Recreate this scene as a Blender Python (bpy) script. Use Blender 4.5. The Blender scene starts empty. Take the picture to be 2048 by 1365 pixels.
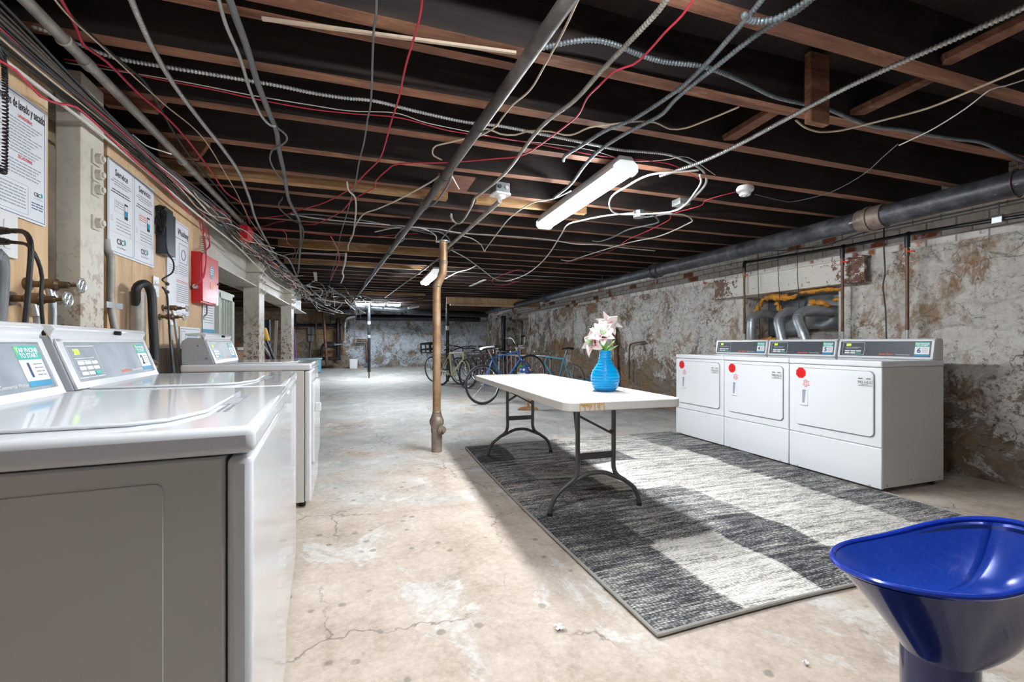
import bpy, bmesh, math, random
from mathutils import Vector, Matrix, noise
R = math.radians
random.seed(7)
SC = bpy.context.scene
COL = SC.collection
# ---------------------------------------------------------------- camera, world, exposure
FPX, HOR, CAMH = 910.0, 686.0, 1.06
YAW = math.atan(306 / FPX)
cam_d = bpy.data.cameras.new('camera'); cam = bpy.data.objects.new('camera', cam_d); COL.objects.link(cam)
cam_d.sensor_width = 36; cam_d.lens = FPX / 2048 * 36
cam_d.shift_y = (HOR - 682.5) / 2048
cam_d.clip_start = 0.02
cam.location = (0, 0, CAMH); cam.rotation_euler = (R(90), 0, -YAW)
SC.camera = cam
SC.view_settings.view_transform = 'Standard'; SC.view_settings.look = 'None'
SC.view_settings.gamma = 1; SC.view_settings.use_curve_mapping = False
SC.view_settings.exposure = 0.72
try: SC.cycles.use_denoising = True
except Exception: pass
SC.cycles.max_bounces = 8; SC.cycles.diffuse_bounces = 5; SC.cycles.glossy_bounces = 4
SC.cycles.sample_clamp_indirect = 4.0
world = bpy.data.worlds.new('world'); SC.world = world; world.use_nodes = True
world.node_tree.nodes['Background'].inputs[0].default_value = (0.80, 0.88, 1.0, 1)
world.node_tree.nodes['Background'].inputs[1].default_value = 0.13
TUBE_E, MID_E, FAR_E, UNSEEN_E = 90.0, 75.0, 260.0, 52.0
JZ = 2.21      # underside of the joists

def link(o, parent=None):
    COL.objects.link(o)
    if parent: o.parent = parent
    return o
# measured photo positions (2048x1365) -> points on a plane of the room
_s, _c = math.sin(YAW), math.cos(YAW)
def ray(x, y):
    u = (x - 1024) / FPX; v = (y - HOR) / FPX
    return (_s + u * _c, _c - u * _s, -v)
def pz(x, y, z): r = ray(x, y); d = (z - CAMH) / r[2]; return Vector((r[0] * d, r[1] * d, z))
def px(x, y, X): r = ray(x, y); d = X / r[0]; return Vector((X, r[1] * d, CAMH + r[2] * d))
def py(x, y, Y): r = ray(x, y); d = Y / r[1]; return Vector((r[0] * d, Y, CAMH + r[2] * d))

# ---------------------------------------------------------------- materials
class N:
    def __init__(s, name):
        s.m = bpy.data.materials.new(name); s.m.use_nodes = True
        s.t = s.m.node_tree; s.b = s.t.nodes['Principled BSDF']; s.l = s.t.links
        tc = s.t.nodes.new('ShaderNodeTexCoord'); s.co = tc.outputs['Object']
    def new(s, typ, **k):
        n = s.t.nodes.new('ShaderNode' + typ)
        for a, v in k.items(): setattr(n, a, v)
        return n
    def put(s, sock, v):
        if hasattr(v, 'is_linked') or isinstance(v, bpy.types.NodeSocket): s.l.new(v, sock)
        else: sock.default_value = v
    def mapping(s, scale=(1, 1, 1), loc=(0, 0, 0), co=None):
        n = s.new('Mapping'); n.inputs['Scale'].default_value = scale; n.inputs['Location'].default_value = loc
        s.l.new(co or s.co, n.inputs[0]); return n.outputs[0]
    def noise(s, scale, detail=5, rough=.6, co=None, dist=0, col=False):
        n = s.new('TexNoise'); s.l.new(co or s.co, n.inputs['Vector'])
        n.inputs['Scale'].default_value = scale; n.inputs['Detail'].default_value = detail
        n.inputs['Roughness'].default_value = rough; n.inputs['Distortion'].default_value = dist
        return n.outputs['Color' if col else 'Fac']
    def vor(s, scale, feat='F1', out='Distance', co=None, rnd=1):
        n = s.new('TexVoronoi', feature=feat); s.l.new(co or s.co, n.inputs['Vector'])
        n.inputs['Scale'].default_value = scale; n.inputs['Randomness'].default_value = rnd
        return n.outputs[out]
    def ramp(s, fac, stops, interp='LINEAR'):
        n = s.new('ValToRGB'); s.l.new(fac, n.inputs[0]); e = n.color_ramp.elements
        n.color_ramp.interpolation = interp
        while len(e) < len(stops): e.new(.5)
        for i, (p, c) in enumerate(stops):
            e[i].position = p; e[i].color = (c, c, c, 1) if isinstance(c, (int, float)) else (*c, 1)
        return n.outputs[0]
    def mix(s, f, a, b, mode='MIX'):
        n = s.new('Mix', data_type='RGBA', blend_type=mode)
        for sock, v in ((n.inputs[0], f), (n.inputs[6], a), (n.inputs[7], b)):
            if isinstance(v, tuple): v = (*v, 1) if len(v) == 3 else v
            s.put(sock, v)
        return n.outputs[2]
    def math(s, op, a, b=0.0, clamp=False):
        n = s.new('Math', operation=op, use_clamp=clamp); s.put(n.inputs[0], a); s.put(n.inputs[1], b); return n.outputs[0]
    def sep(s, co=None):
        n = s.new('SeparateXYZ'); s.l.new(co or s.co, n.inputs[0]); return n.outputs
    def maprange(s, v, a, b, c=0.0, d=1.0):
        n = s.new('MapRange'); s.put(n.inputs[0], v)
        for i, q in enumerate((a, b, c, d)): n.inputs[i + 1].default_value = q
        return n.outputs[0]
    def bump(s, h, strength=.3, dist=.01):
        n = s.new('Bump'); n.inputs['Strength'].default_value = strength; n.inputs['Distance'].default_value = dist
        s.l.new(h, n.inputs['Height']); s.l.new(n.outputs[0], s.b.inputs['Normal'])
    def fin(s, col=None, rough=None, metal=None, spec=None):
        if col is not None: s.put(s.b.inputs['Base Color'], (*col, 1) if isinstance(col, tuple) else col)
        if rough is not None: s.put(s.b.inputs['Roughness'], rough)
        if metal is not None: s.b.inputs['Metallic'].default_value = metal
        if spec is not None: s.b.inputs['Specular IOR Level'].default_value = spec
        return s.m
def plain(name, col, rough=.5, metal=0, var=.12, scale=14, bump=0, coat=0):
    n = N(name); f = n.noise(scale, 4)
    c = n.ramp(f, [(.25, tuple(v * (1 - var) for v in col)), (.75, tuple(min(1, v * (1 + var)) for v in col))])
    if bump: n.bump(f, bump, .004)
    if coat: n.b.inputs['Coat Weight'].default_value = coat
    return n.fin(c, rough, metal)
def emit(name, col, e):
    n = N(name); n.b.inputs['Emission Color'].default_value = (*col, 1); n.b.inputs['Emission Strength'].default_value = e
    return n.fin(col, .5)
M = {}
M['enamel'] = plain('white_enamel', (.77, .79, .82), .10, var=.02, scale=3, coat=.3)
M['enamel_side'] = plain('painted_steel_side', (.68, .66, .63), .38, var=.03, scale=5)
M['console_grey'] = plain('console_grey_plastic', (.42, .44, .47), .45, var=.04)
M['fascia'] = plain('dark_fascia', (.055, .063, .08), .42, var=.2, scale=30)
M['fascia_light'] = plain('brushed_fascia', (.27, .31, .35), .48, .0, var=.25, scale=8)
M['white'] = plain('white_plastic', (.8, .8, .8), .4, var=.03)
M['paper'] = plain('printed_paper', (.80, .83, .88), .5, var=.02)
M['black'] = plain('black_rubber', (.012, .012, .014), .5, var=.3)
M['blackpipe'] = plain('black_iron_pipe', (.03, .032, .036), .32, .4, var=.5, scale=10)
M['ink'] = plain('black_ink', (.02, .02, .03), .6)
M['greyink'] = plain('grey_ink', (.28, .29, .32), .6)
M['navyink'] = plain('navy_ink', (.03, .06, .2), .6)
M['redink'] = plain('red_ink', (.65, .03, .03), .6)
M['orangeink'] = plain('orange_ink', (.85, .14, .04), .5)
M['whiteink'] = plain('white_ink', (.85, .85, .85), .5)
M['tealink'] = plain('teal_ink', (.03, .45, .38), .5)
M['blueink'] = plain('blue_ink', (.02, .28, .5), .5)
M['greenink'] = plain('green_ink', (.12, .6, .2), .5)
M['stopred'] = plain('red_sticker', (.75, .01, .01), .4, var=.02)
M['lcd'] = emit('green_display', (.45, .9, .02), 1.2)
M['steel'] = plain('zinc_steel', (.52, .54, .56), .35, .8, var=.15)
M['chrome'] = plain('chrome', (.7, .7, .72), .15, 1, var=.05)
M['galv'] = plain('galvanised_duct', (.40, .43, .46), .38, .6, var=.25, scale=9)
M['brass'] = plain('aged_brass', (.17, .12, .075), .4, .7, var=.4, scale=20)
M['red_box'] = plain('red_painted_steel', (.58, .015, .02), .35, var=.06)
M['redwire'] = plain('red_wire', (.55, .03, .06), .45)
M['tanwire'] = plain('tan_cable', (.62, .50, .38), .5, var=.2)
M['whitewire'] = plain('white_cable', (.66, .64, .60), .45, var=.1)
M['greywire'] = plain('grey_cable', (.15, .16, .17), .5, var=.2)
M['darkwire'] = plain('dark_cable', (.035, .037, .04), .5)
M['dustwire'] = plain('dusty_brown_cable', (.075, .062, .052), .6, var=.4)
M['flex'] = plain('armoured_conduit', (.46, .47, .46), .4, .6, var=.2)
M['flexdark'] = plain('dusty_armoured_conduit', (.20, .23, .25), .45, .5, var=.25)
M['emt'] = plain('dusty_metal_tube', (.36, .34, .31), .5, .35, var=.35, scale=12)
M['tube'] = emit('lamp_diffuser', (.93, .97, 1.0), TUBE_E)
M['lampcap'] = emit('glowing_lamp_cap', (.85, .88, .90), .45)
M['tube_far'] = emit('far_lamp_diffuser', (.82, .91, 1.0), FAR_E)
M['tube_mid'] = emit('middle_lamp_diffuser', (.86, .93, 1.0), MID_E)
M['tube_unseen'] = emit('unseen_lamp_diffuser', (.93, .97, 1.0), UNSEEN_E)
M['bluevase'] = plain('blue_vase_glaze', (.0, .36, .80), .22, var=.04)
M['pink'] = plain('pink_petal', (.85, .12, .22), .5, var=.2)
M['green'] = plain('leaf_green', (.22, .48, .07), .5, var=.2)
M['leg'] = plain('brown_grey_tube', (.085, .08, .075), .4, .2, var=.15)
M['bluebin'] = plain('blue_bin', (.01, .09, .62), .4, var=.05)
M['teal'] = plain('teal_lid', (.02, .38, .48), .4, var=.05)
M['tyre'] = plain('tyre', (.035, .034, .033), .7)
M['tyre_brown'] = plain('brown_tyre', (.12, .09, .07), .7)
M['copper'] = plain('worn_copper', (.42, .20, .12), .4, .5, var=.3)
M['woodlight'] = plain('orange_wood', (.45, .22, .08), .5, var=.25)
M['yellow'] = plain('yellow_plastic', (.85, .48, .01), .4)
M['foam'] = plain('orange_foam', (.60, .26, .03), .75, var=.5, scale=25, bump=.6)
M['cardboard'] = plain('cardboard', (.42, .30, .19), .8, var=.12)

def painted_steel():
    n = N('cream_painted_steel'); f = n.noise(1.5, 5); g = n.noise(22, 6, .7)
    c = n.ramp(f, [(.3, (.55, .51, .42)), (.7, (.72, .69, .61))])
    spots = n.ramp(g, [(.51, 0.0), (.57, 1.0)])
    rust = n.mix(n.noise(9), (.10, .05, .03), (.36, .18, .07))
    zz = n.sep()[2]; low = n.maprange(zz, 1.5, 1.1, .12, .95)
    c = n.mix(n.math('MULTIPLY', spots, low), c, rust)
    n.bump(n.noise(14, 6), .35, .006); return n.fin(c, .5)
M['cream'] = painted_steel()
def wood(name, a, b, d, ax=0, rough=.75, sc=1.0):
    n = N(name); s = [14, 14, 14]; s[ax] = 1.1
    st = n.mapping(tuple(q * sc for q in s)); f = n.noise(1.6, 9, .68, co=st, dist=.6)
    c = n.ramp(f, [(.28, a), (.52, b), (.75, d)])
    big = n.noise(1.3, 4); c = n.mix(n.ramp(big, [(.35, .0), (.75, .55)]), c, tuple(q * .45 for q in a))
    pal = n.noise(4.5, 8, .75, co=n.mapping(tuple(.35 if i == ax else 1 for i in range(3)), (4, 4, 4))); c = n.mix(n.ramp(pal, [(.55, .0), (.72, .6)]), c, tuple(min(1, q * 1.5) for q in d))
    c = n.mix(n.ramp(n.noise(8, 8, .8, co=n.mapping(tuple(.3 if i == ax else 1 for i in range(3)), (1, 9, 4))), [(.58, .0), (.70, .75)]), c, tuple(q * .35 for q in a))
    n.bump(f, .55, .006); return n.fin(c, rough)
M['joist'] = wood('old_joist_wood', (.10, .038, .022), (.27, .115, .065), (.46, .24, .14))
M['joist_dark'] = wood('near_black_wood', (.012, .009, .009), (.028, .019, .016), (.06, .035, .026))
M['joist_light'] = wood('bare_joist_wood', (.25, .12, .05), (.50, .28, .12), (.70, .48, .26))
M['joist_white'] = wood('dusty_painted_joist', (.26, .22, .18), (.42, .37, .31), (.56, .52, .46))
M['deck'] = wood('sooty_floor_boards', (.012, .010, .010), (.035, .025, .022), (.07, .045, .035), ax=1)
M['ply'] = wood('plywood', (.60, .37, .19), (.78, .53, .31), (.88, .67, .44), ax=2, rough=.6, sc=.4)
M['darkply'] = wood('stained_board', (.16, .11, .07), (.28, .19, .12), (.40, .28, .18), ax=2)
M['plywall'] = M['ply']

def iron_pipe(name, a, b, c_):
    n = N(name); f = n.noise(6, 6, .7); c = n.ramp(f, [(.3, a), (.5, b), (.72, c_)])
    fl = n.ramp(n.noise(18, 5, .7, co=n.mapping((1, .3, 1))), [(.66, 0.), (.72, 1.)])
    c = n.mix(fl, c, (.55, .55, .54)); n.bump(f, .3, .003); return n.fin(c, n.ramp(f, [(.3, .3), (.7, .6)]), .35)
M['bigpipe'] = iron_pipe('tarred_iron_pipe', (.02, .023, .028), (.065, .07, .08), (.19, .19, .20))
M['pipe_mid'] = iron_pipe('dull_iron_pipe', (.035, .03, .028), (.085, .075, .07), (.20, .185, .175))
M['copperpipe'] = iron_pipe('old_copper_post', (.20, .12, .06), (.38, .23, .12), (.48, .36, .24))
M['rust'] = iron_pipe('rusty_iron', (.06, .035, .025), (.16, .08, .05), (.28, .17, .11))
M['hubiron'] = iron_pipe('rusty_hub', (.10, .07, .055), (.26, .20, .16), (.40, .34, .28))

def concrete():
    n = N('worn_concrete'); xyz = n.sep()
    big = n.noise(.9, 6, .62, dist=.4); mid = n.noise(3.2, 8, .7); fine = n.noise(34, 6, .7)
    tan = n.ramp(mid, [(.25, (.34, .265, .205)), (.5, (.545, .45, .37)), (.75, (.69, .605, .52))])
    grey = n.ramp(n.noise(2.3, 7, .65), [(.3, (.32, .34, .33)), (.5, (.50, .52, .50)), (.72, (.66, .68, .66))])
    bias = n.maprange(xyz[1], 1.6, 5.5, -.13, .17)
    k = n.math('ADD', big, bias); msk = n.ramp(k, [(.50, 0.), (.60, .85)])
    c = n.mix(msk, tan, grey)
    pale = n.ramp(n.noise(2.4, 9, .72, co=n.mapping((1, .7, 1), (3, 1, 0)), dist=.8), [(.56, 0.), (.61, .7)])
    c = n.mix(pale, c, (.70, .71, .69))
    dirt = n.ramp(n.noise(2.3, 10, .76, co=n.mapping(loc=(7, 2, 0))), [(.54, 0.), (.74, .55)])
    c = n.mix(dirt, c, (.22, .155, .11))
    sp = n.ramp(n.math('ADD', n.vor(9, co=n.mapping(loc=(.3, .2, 0), co=None)), n.math('MULTIPLY', n.noise(40, 3), .12)), [(.19, 1.), (.24, 0.)])
    sp = n.math('MULTIPLY', sp, n.ramp(n.noise(2.1, 2, co=n.mapping(loc=(2, 8, 0))), [(.46, 0.), (.52, .62)]))
    c = n.mix(sp, c, (.10, .085, .075))
    wv = n.new('VectorMath', operation='ADD'); sc = n.new('VectorMath', operation='SCALE'); sc.inputs[3].default_value = .35
    n.l.new(n.noise(2.2, 5, .7, col=True), sc.inputs[0]); n.l.new(n.co, wv.inputs[0]); n.l.new(sc.outputs[0], wv.inputs[1])
    cr = n.ramp(n.vor(.95, 'DISTANCE_TO_EDGE', co=wv.outputs[0]), [(.0, 1.), (.006, 0.)])
    cr = n.math('MULTIPLY', cr, n.ramp(n.noise(1.1, 2, co=n.mapping(loc=(5, 5, 0))), [(.47, 0.), (.55, .8)]))
    c = n.mix(cr, c, (.06, .05, .045))
    c = n.mix(.22, c, n.ramp(fine, [(.3, (.20, .16, .13)), (.7, (.82, .76, .69))]))
    ve = n.math('ABSOLUTE', n.math('SUBTRACT', n.noise(1.9, 9, .72, co=n.mapping(loc=(2, 6, 1))), .5)); c = n.mix(n.ramp(ve, [(.0, .28), (.02, 0.)]), c, (.30, .21, .145))
    h = n.math('SUBTRACT', n.math('ADD', mid, n.math('MULTIPLY', fine, .25)), cr)
    n.bump(h, .35, .012)
    rg = n.math('SUBTRACT', n.ramp(mid, [(.3, .80), (.7, .62)]), n.math('MULTIPLY', msk, .08))
    return n.fin(c, rg, spec=.35)
M['concrete'] = concrete()

def stone(name, whiteness, y0=0, y1=1, w0=0, w1=0, axis=1, scale=3.0, blue=False, zb=None):
    n = N(name); xyz = n.sep()
    sc = n.new('VectorMath', operation='SCALE'); sc.inputs[3].default_value = .28
    n.l.new(n.noise(2.6, 4, .6, col=True), sc.inputs[0])
    wv = n.new('VectorMath', operation='ADD'); n.l.new(n.mapping((1, 1, 1.6)), wv.inputs[0]); n.l.new(sc.outputs[0], wv.inputs[1])
    w = wv.outputs[0]
    cell = n.sep(n.vor(scale, out='Color', co=w))[0]
    st = n.ramp(cell, [(.0, (.10, .075, .055)), (.2, (.30, .20, .12)), (.4, (.20, .18, .165)), (.6, (.40, .29, .18)), (.8, (.27, .25, .23)), (1, (.47, .38, .27))])
    f = n.noise(11, 9, .75); st = n.mix(.55, st, n.ramp(f, [(.3, (.07, .055, .045)), (.7, (.52, .43, .33))]))
    edge = n.vor(scale, 'DISTANCE_TO_EDGE', co=w); mortar = n.ramp(edge, [(.0, 1.), (.07, 0.)])
    st = n.mix(n.math('MULTIPLY', mortar, .55), st, n.mix(n.noise(5), (.12, .09, .07), (.45, .36, .27)))
    oc = n.ramp(n.noise(1.5, 7, .68, co=n.mapping((1, 1, .8), (4, 4, 4)), dist=.7), [(.52, 0.), (.60, .8)])
    st = n.mix(oc, st, n.ramp(n.noise(7, 5), [(.3, (.26, .12, .045)), (.7, (.52, .31, .13))]))
    wh = n.noise(2.0, 10, .74, co=n.mapping(loc=(1.3, 2.7, .4)), dist=.5)
    k = n.math('ADD', wh, n.maprange(xyz[axis], y0, y1, w0, w1))
    if zb: k = n.math('ADD', k, n.maprange(xyz[2], zb[0], zb[1], zb[2], zb[3]))
    # scratches and pock marks where the wash has flaked
    pit = n.ramp(n.noise(24, 8, .85), [(.52, 0.), (.62, 1.)])
    k = n.math('SUBTRACT', k, n.math('MULTIPLY', pit, .15))
    m = n.ramp(k, [(.5 - whiteness, 0.), (.535 - whiteness, 1.)])
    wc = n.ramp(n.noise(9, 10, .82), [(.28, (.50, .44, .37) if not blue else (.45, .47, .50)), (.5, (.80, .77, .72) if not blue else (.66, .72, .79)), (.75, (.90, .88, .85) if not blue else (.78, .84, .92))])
    c = n.mix(m, st, wc)
    stain = n.ramp(n.noise(2.6, 10, .76, co=n.mapping((1, 1, .55), (9, 1, 2))), [(.54, 0.), (.63, .8)])
    c = n.mix(stain, c, (.33, .19, .09))
    dk = n.ramp(n.noise(6.5, 12, .86, co=n.mapping(loc=(3, 3, 9))), [(.555, 0.), (.62, .8)])
    c = n.mix(dk, c, (.07, .06, .055))
    veil = n.ramp(n.noise(1.7, 5, .65, co=n.mapping(loc=(6, 3, 1))), [(.42, .15), (.60, 1.)])
    sp = n.ramp(n.noise(34, 12, .92), [(.555, 0.), (.60, 1.)]); c = n.mix(n.math('MULTIPLY', n.math('MULTIPLY', sp, veil), .85), c, (.10, .08, .065))
    crk = n.ramp(n.vor(4.2, 'DISTANCE_TO_EDGE', co=w), [(.0, 1.), (.018, 0.)]); crk = n.math('MULTIPLY', crk, n.ramp(n.noise(4.0, 3, co=n.mapping(loc=(1, 7, 3))), [(.50, 0.), (.58, .9)])); c = n.mix(crk, c, (.06, .05, .045))
    rv = n.math('ABSOLUTE', n.math('SUBTRACT', n.noise(1.35, 9, .70, co=n.mapping((1, 1, .8), (8, 1, 5)), dist=.6), .5)); c = n.mix(n.math('MULTIPLY', n.ramp(rv, [(.0, 1.), (.03, 0.)]), n.ramp(n.noise(2.2, 3), [(.42, 0.), (.55, .85)])), c, n.mix(n.noise(12, 5), (.16, .085, .04), (.50, .27, .10)))
    h = n.math('ADD', n.math('MULTIPLY', n.ramp(edge, [(0, 0.), (.12, 1.)]), .6), n.math('ADD', n.math('MULTIPLY', f, .8), n.math('MULTIPLY', m, .25)))
    n.bump(h, .9, .03); return n.fin(c, .85)
M['stone_right'] = stone('whitewashed_rubble_right', .09, 3.0, 10.0, .09, -.055, 1, 3.4, zb=(.3, 1.15, -.20, .015))
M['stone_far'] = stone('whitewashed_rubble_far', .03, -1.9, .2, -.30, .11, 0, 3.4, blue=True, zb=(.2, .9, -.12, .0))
M['stone_left'] = stone('bare_rubble_left', -.16, 0, 1, 0, 0, 0, 3.2)
def brick():
    n = N('whitewashed_brick'); t = n.new('TexBrick')
    cx = n.new('CombineXYZ'); s = n.sep(); n.l.new(s[1], cx.inputs[0]); n.l.new(s[2], cx.inputs[1])
    n.l.new(cx.outputs[0], t.inputs['Vector']); t.inputs['Scale'].default_value = 1
    t.inputs['Brick Width'].default_value = .21; t.inputs['Row Height'].default_value = .073
    t.inputs['Mortar Size'].default_value = .007; t.inputs['Mortar Smooth'].default_value = .3
    t.inputs['Color1'].default_value = (0, 0, 0, 1); t.inputs['Color2'].default_value = (1, 1, 1, 1); t.inputs['Mortar'].default_value = (.3, .3, .3, 1)
    wh = n.ramp(n.noise(7, 8, .7), [(.3, (.62, .57, .52)), (.55, (.86, .83, .79)), (.75, (.90, .88, .85))])
    red = n.ramp(n.noise(12, 5), [(.3, (.22, .06, .03)), (.7, (.50, .16, .07))])
    pick = n.ramp(n.sep(t.outputs[0])[0], [(.86, 0.), (.89, 1.)])
    pick = n.math('MULTIPLY', pick, n.ramp(n.noise(3.0, 5), [(.44, 0.), (.50, 1.)]))
    c = n.mix(pick, wh, red)
    c = n.mix(n.ramp(n.noise(5, 8, .75, co=n.mapping(loc=(2, 2, 7))), [(.60, 0.), (.68, .8)]), c, (.13, .09, .07))
    c = n.mix(n.math('MULTIPLY', t.outputs[1], .7), c, (.20, .165, .14))
    c = n.mix(n.ramp(n.noise(30, 12, .9), [(.56, 0.), (.61, .7)]), c, (.16, .13, .11))
    n.bump(n.math('SUBTRACT', n.noise(20, 6), t.outputs[1]), .7, .012); return n.fin(c, .85)
M['brick'] = brick()

# ---------------------------------------------------------------- mesh builder
class MB:
    def __init__(s): s.v = []; s.f = []
    def add(s, vs, fs, mat=None):
        o = len(s.v); s.v += [tuple(mat @ Vector(v)) if mat else tuple(v) for v in vs]
        s.f += [tuple(i + o for i in f) for f in fs]; return s
    def box(s, a, b, mat=None):
        (x0, y0, z0), (x1, y1, z1) = a, b
        x0, x1 = min(x0, x1), max(x0, x1); y0, y1 = min(y0, y1), max(y0, y1); z0, z1 = min(z0, z1), max(z0, z1)
        return s.add([(x0, y0, z0), (x1, y0, z0), (x1, y1, z0), (x0, y1, z0), (x0, y0, z1), (x1, y0, z1), (x1, y1, z1), (x0, y1, z1)],
                     [(0, 3, 2, 1), (4, 5, 6, 7), (0, 1, 5, 4), (1, 2, 6, 5), (2, 3, 7, 6), (3, 0, 4, 7)], mat)
    def bar(s, p0, p1, w, h, up=(0, 0, 1)):
        p0, p1 = Vector(p0), Vector(p1); d = (p1 - p0); L = d.length; d.normalize()
        u = Vector(up); sd = d.cross(u).normalized(); u = sd.cross(d)
        m = Matrix((sd, u, d)).transposed().to_4x4(); m.translation = p0
        return s.box((-w / 2, -h / 2, 0), (w / 2, h / 2, L), m)
    def tube(s, pts, r, n=8, cap=True, radii=None, closed=False):
        P = [Vector(p) for p in pts]; k = len(P)
        if closed: T = [(P[(i + 1) % k] - P[i - 1]).normalized() for i in range(k)]
        else: T = [(P[min(i + 1, k - 1)] - P[max(i - 1, 0)]).normalized() for i in range(k)]
        up = Vector((0, 0, 1)) if abs(T[0].z) < .9 else Vector((1, 0, 0))
        u = T[0].cross(up).normalized(); vs = []
        for i in range(k):
            u = (u - T[i] * u.dot(T[i])).normalized(); w = T[i].cross(u); rr = radii[i] if radii else r
            for j in range(n):
                a = 2 * math.pi * j / n; vs.append(P[i] + (u * math.cos(a) + w * math.sin(a)) * rr)
        fs = []
        for i in range(k if closed else k - 1):
            a, b = i * n, ((i + 1) % k) * n
            for j in range(n): fs.append((a + j, a + (j + 1) % n, b + (j + 1) % n, b + j))
        if cap and not closed: fs += [tuple(range(n))[::-1], tuple((k - 1) * n + j for j in range(n))]
        return s.add(vs, fs)
    def cyl(s, a, b, r, r2=None, n=20):
        return s.tube([a, b], r, n, radii=[r, r if r2 is None else r2])
    def lathe(s, prof, o=(0, 0, 0), n=40, axis='z'):
        vs = []
        for r, z in prof:
            for j in range(n):
                a = 2 * math.pi * j / n; q = (r * math.cos(a), r * math.sin(a), z)
                if axis == 'x': q = (q[2], q[0], q[1])
                if axis == 'y': q = (q[1], q[2], q[0])
                vs.append((q[0] + o[0], q[1] + o[1], q[2] + o[2]))
        fs = []
        for i in range(len(prof) - 1):
            for j in range(n): fs.append((i * n + j, i * n + (j + 1) % n, (i + 1) * n + (j + 1) % n, (i + 1) * n + j))
        fs += [tuple(range(n))[::-1], tuple((len(prof) - 1) * n + j for j in range(n))]
        return s.add(vs, fs)
    def torus(s, c, nrm, R_, r, n=40, m=8, sx=1, sy=1):
        nrm = Vector(nrm).normalized(); a = nrm.orthogonal().normalized(); b = nrm.cross(a)
        return s.tube([Vector(c) + (a * math.cos(2 * math.pi * i / n) * sx + b * math.sin(2 * math.pi * i / n) * sy) * R_ for i in range(n)], r, m, closed=True)
    def prism(s, poly, o, ux, uy, t):
        """polygon in the ux/uy plane at o, given thickness t along ux x uy"""
        ux, uy, o = Vector(ux), Vector(uy), Vector(o); nz = ux.cross(uy).normalized() * t; k = len(poly)
        a = [o + ux * p[0] + uy * p[1] for p in poly]; vs = a + [q + nz for q in a]
        fs = [tuple(range(k))[::-1], tuple(range(k, 2 * k))] + [(i, (i + 1) % k, k + (i + 1) % k, k + i) for i in range(k)]
        return s.add(vs, fs)
    def sheet(s, fn, nu, nv):
        o = []; 
        for j in range(nv + 1):
            for i in range(nu + 1): o.append(fn(i / nu, j / nv))
        fs = [(j * (nu + 1) + i, j * (nu + 1) + i + 1, (j + 1) * (nu + 1) + i + 1, (j + 1) * (nu + 1) + i) for j in range(nv) for i in range(nu)]
        return s.add(o, fs)
    def build(s, name, m, parent=None, bevel=0, seg=2, ang=38, label=None):
        me = bpy.data.meshes.new(name); me.from_pydata(s.v, [], s.f)
        me.materials.append(M[m] if isinstance(m, str) else m); me.update()
        bm = bmesh.new(); bm.from_mesh(me); bmesh.ops.recalc_face_normals(bm, faces=bm.faces); bm.to_mesh(me); bm.free()
        me.shade_smooth(); me.set_sharp_from_angle(angle=R(ang))
        o = bpy.data.objects.new(name, me); link(o, parent)
        if bevel:
            b = o.modifiers.new('bevel', 'BEVEL'); b.width = bevel; b.segments = seg; b.limit_method = 'ANGLE'; b.angle_limit = R(40)
        if label: o['label'] = label
        return o
def rrect(x0, y0, x1, y1, r, n=6):
    p = []
    for cx, cy, a in ((x1 - r, y1 - r, 0), (x0 + r, y1 - r, 90), (x0 + r, y0 + r, 180), (x1 - r, y0 + r, 270)):
        p += [(cx + r * math.cos(R(a + 90 * i / n)), cy + r * math.sin(R(a + 90 * i / n))) for i in range(n + 1)]
    return p
def tag(o, label, cat, group=None):
    o['label'] = label; o['category'] = cat
    if group: o['group'] = group
    return o
def thing(name, label, cat, loc=(0, 0, 0), rz=0, group=None):
    o = bpy.data.objects.new(name, None); link(o); o.location = loc; o.rotation_euler = (0, 0, rz)
    o.empty_display_size = .1
    return tag(o, label, cat, group)
def struct(o): o['kind'] = 'structure'; return o
def copy_tree(o, parent=None):
    c = o.copy(); COL.objects.link(c)
    if parent: c.parent = parent
    for ch in [q for q in bpy.data.objects if q.parent == o]: copy_tree(ch, c)
    return c
def smooth(pts, step=.04):
    P = [Vector(p) for p in pts]
    if len(P) < 3: return P
    out = []; Q = [P[0] * 2 - P[1]] + P + [P[-1] * 2 - P[-2]]
    for i in range(1, len(Q) - 2):
        a, b, c, d = Q[i - 1:i + 3]; k = max(2, min(14, int((c - b).length / step)))
        for j in range(k):
            t = j / k
            out.append(.5 * ((2 * b) + (c - a) * t + (2 * a - 5 * b + 4 * c - d) * t * t + (3 * b - a - 3 * c + d) * t ** 3))
    return out + [P[-1]]
_tx = {}
def text(s, size, o, ux, uy, m, parent, name='lettering', align='LEFT', bold=0, width=None):
    """raised print: mesh glyphs laid on the plane ux/uy at o"""
    key = (s, align, bold)
    if key not in _tx:
        cu = bpy.data.curves.new('t', 'FONT'); cu.body = s; cu.align_x = align; cu.size = 1; cu.offset = bold; cu.resolution_u = 3
        ob = bpy.data.objects.new('t', cu); COL.objects.link(ob); bpy.context.view_layer.update()
        me = bpy.data.meshes.new_from_object(ob); _tx[key] = ([tuple(v.co) for v in me.vertices], [tuple(p.vertices) for p in me.polygons])
        bpy.data.objects.remove(ob); bpy.data.meshes.remove(me)
    V, F = _tx[key]; ux, uy, o = Vector(ux).normalized(), Vector(uy).normalized(), Vector(o)
    nz = ux.cross(uy) * .0006; kx = size
    if width and V:
        w = max(v[0] for v in V) - min(v[0] for v in V); kx = width / w
    mb = MB(); mb.add([o + nz + ux * v[0] * kx + uy * v[1] * size for v in V], F)
    me = bpy.data.meshes.new(name); me.from_pydata(mb.v, [], mb.f); me.materials.append(M[m]); 
    ob = bpy.data.objects.new(name, me); link(ob, parent); return ob
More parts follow.
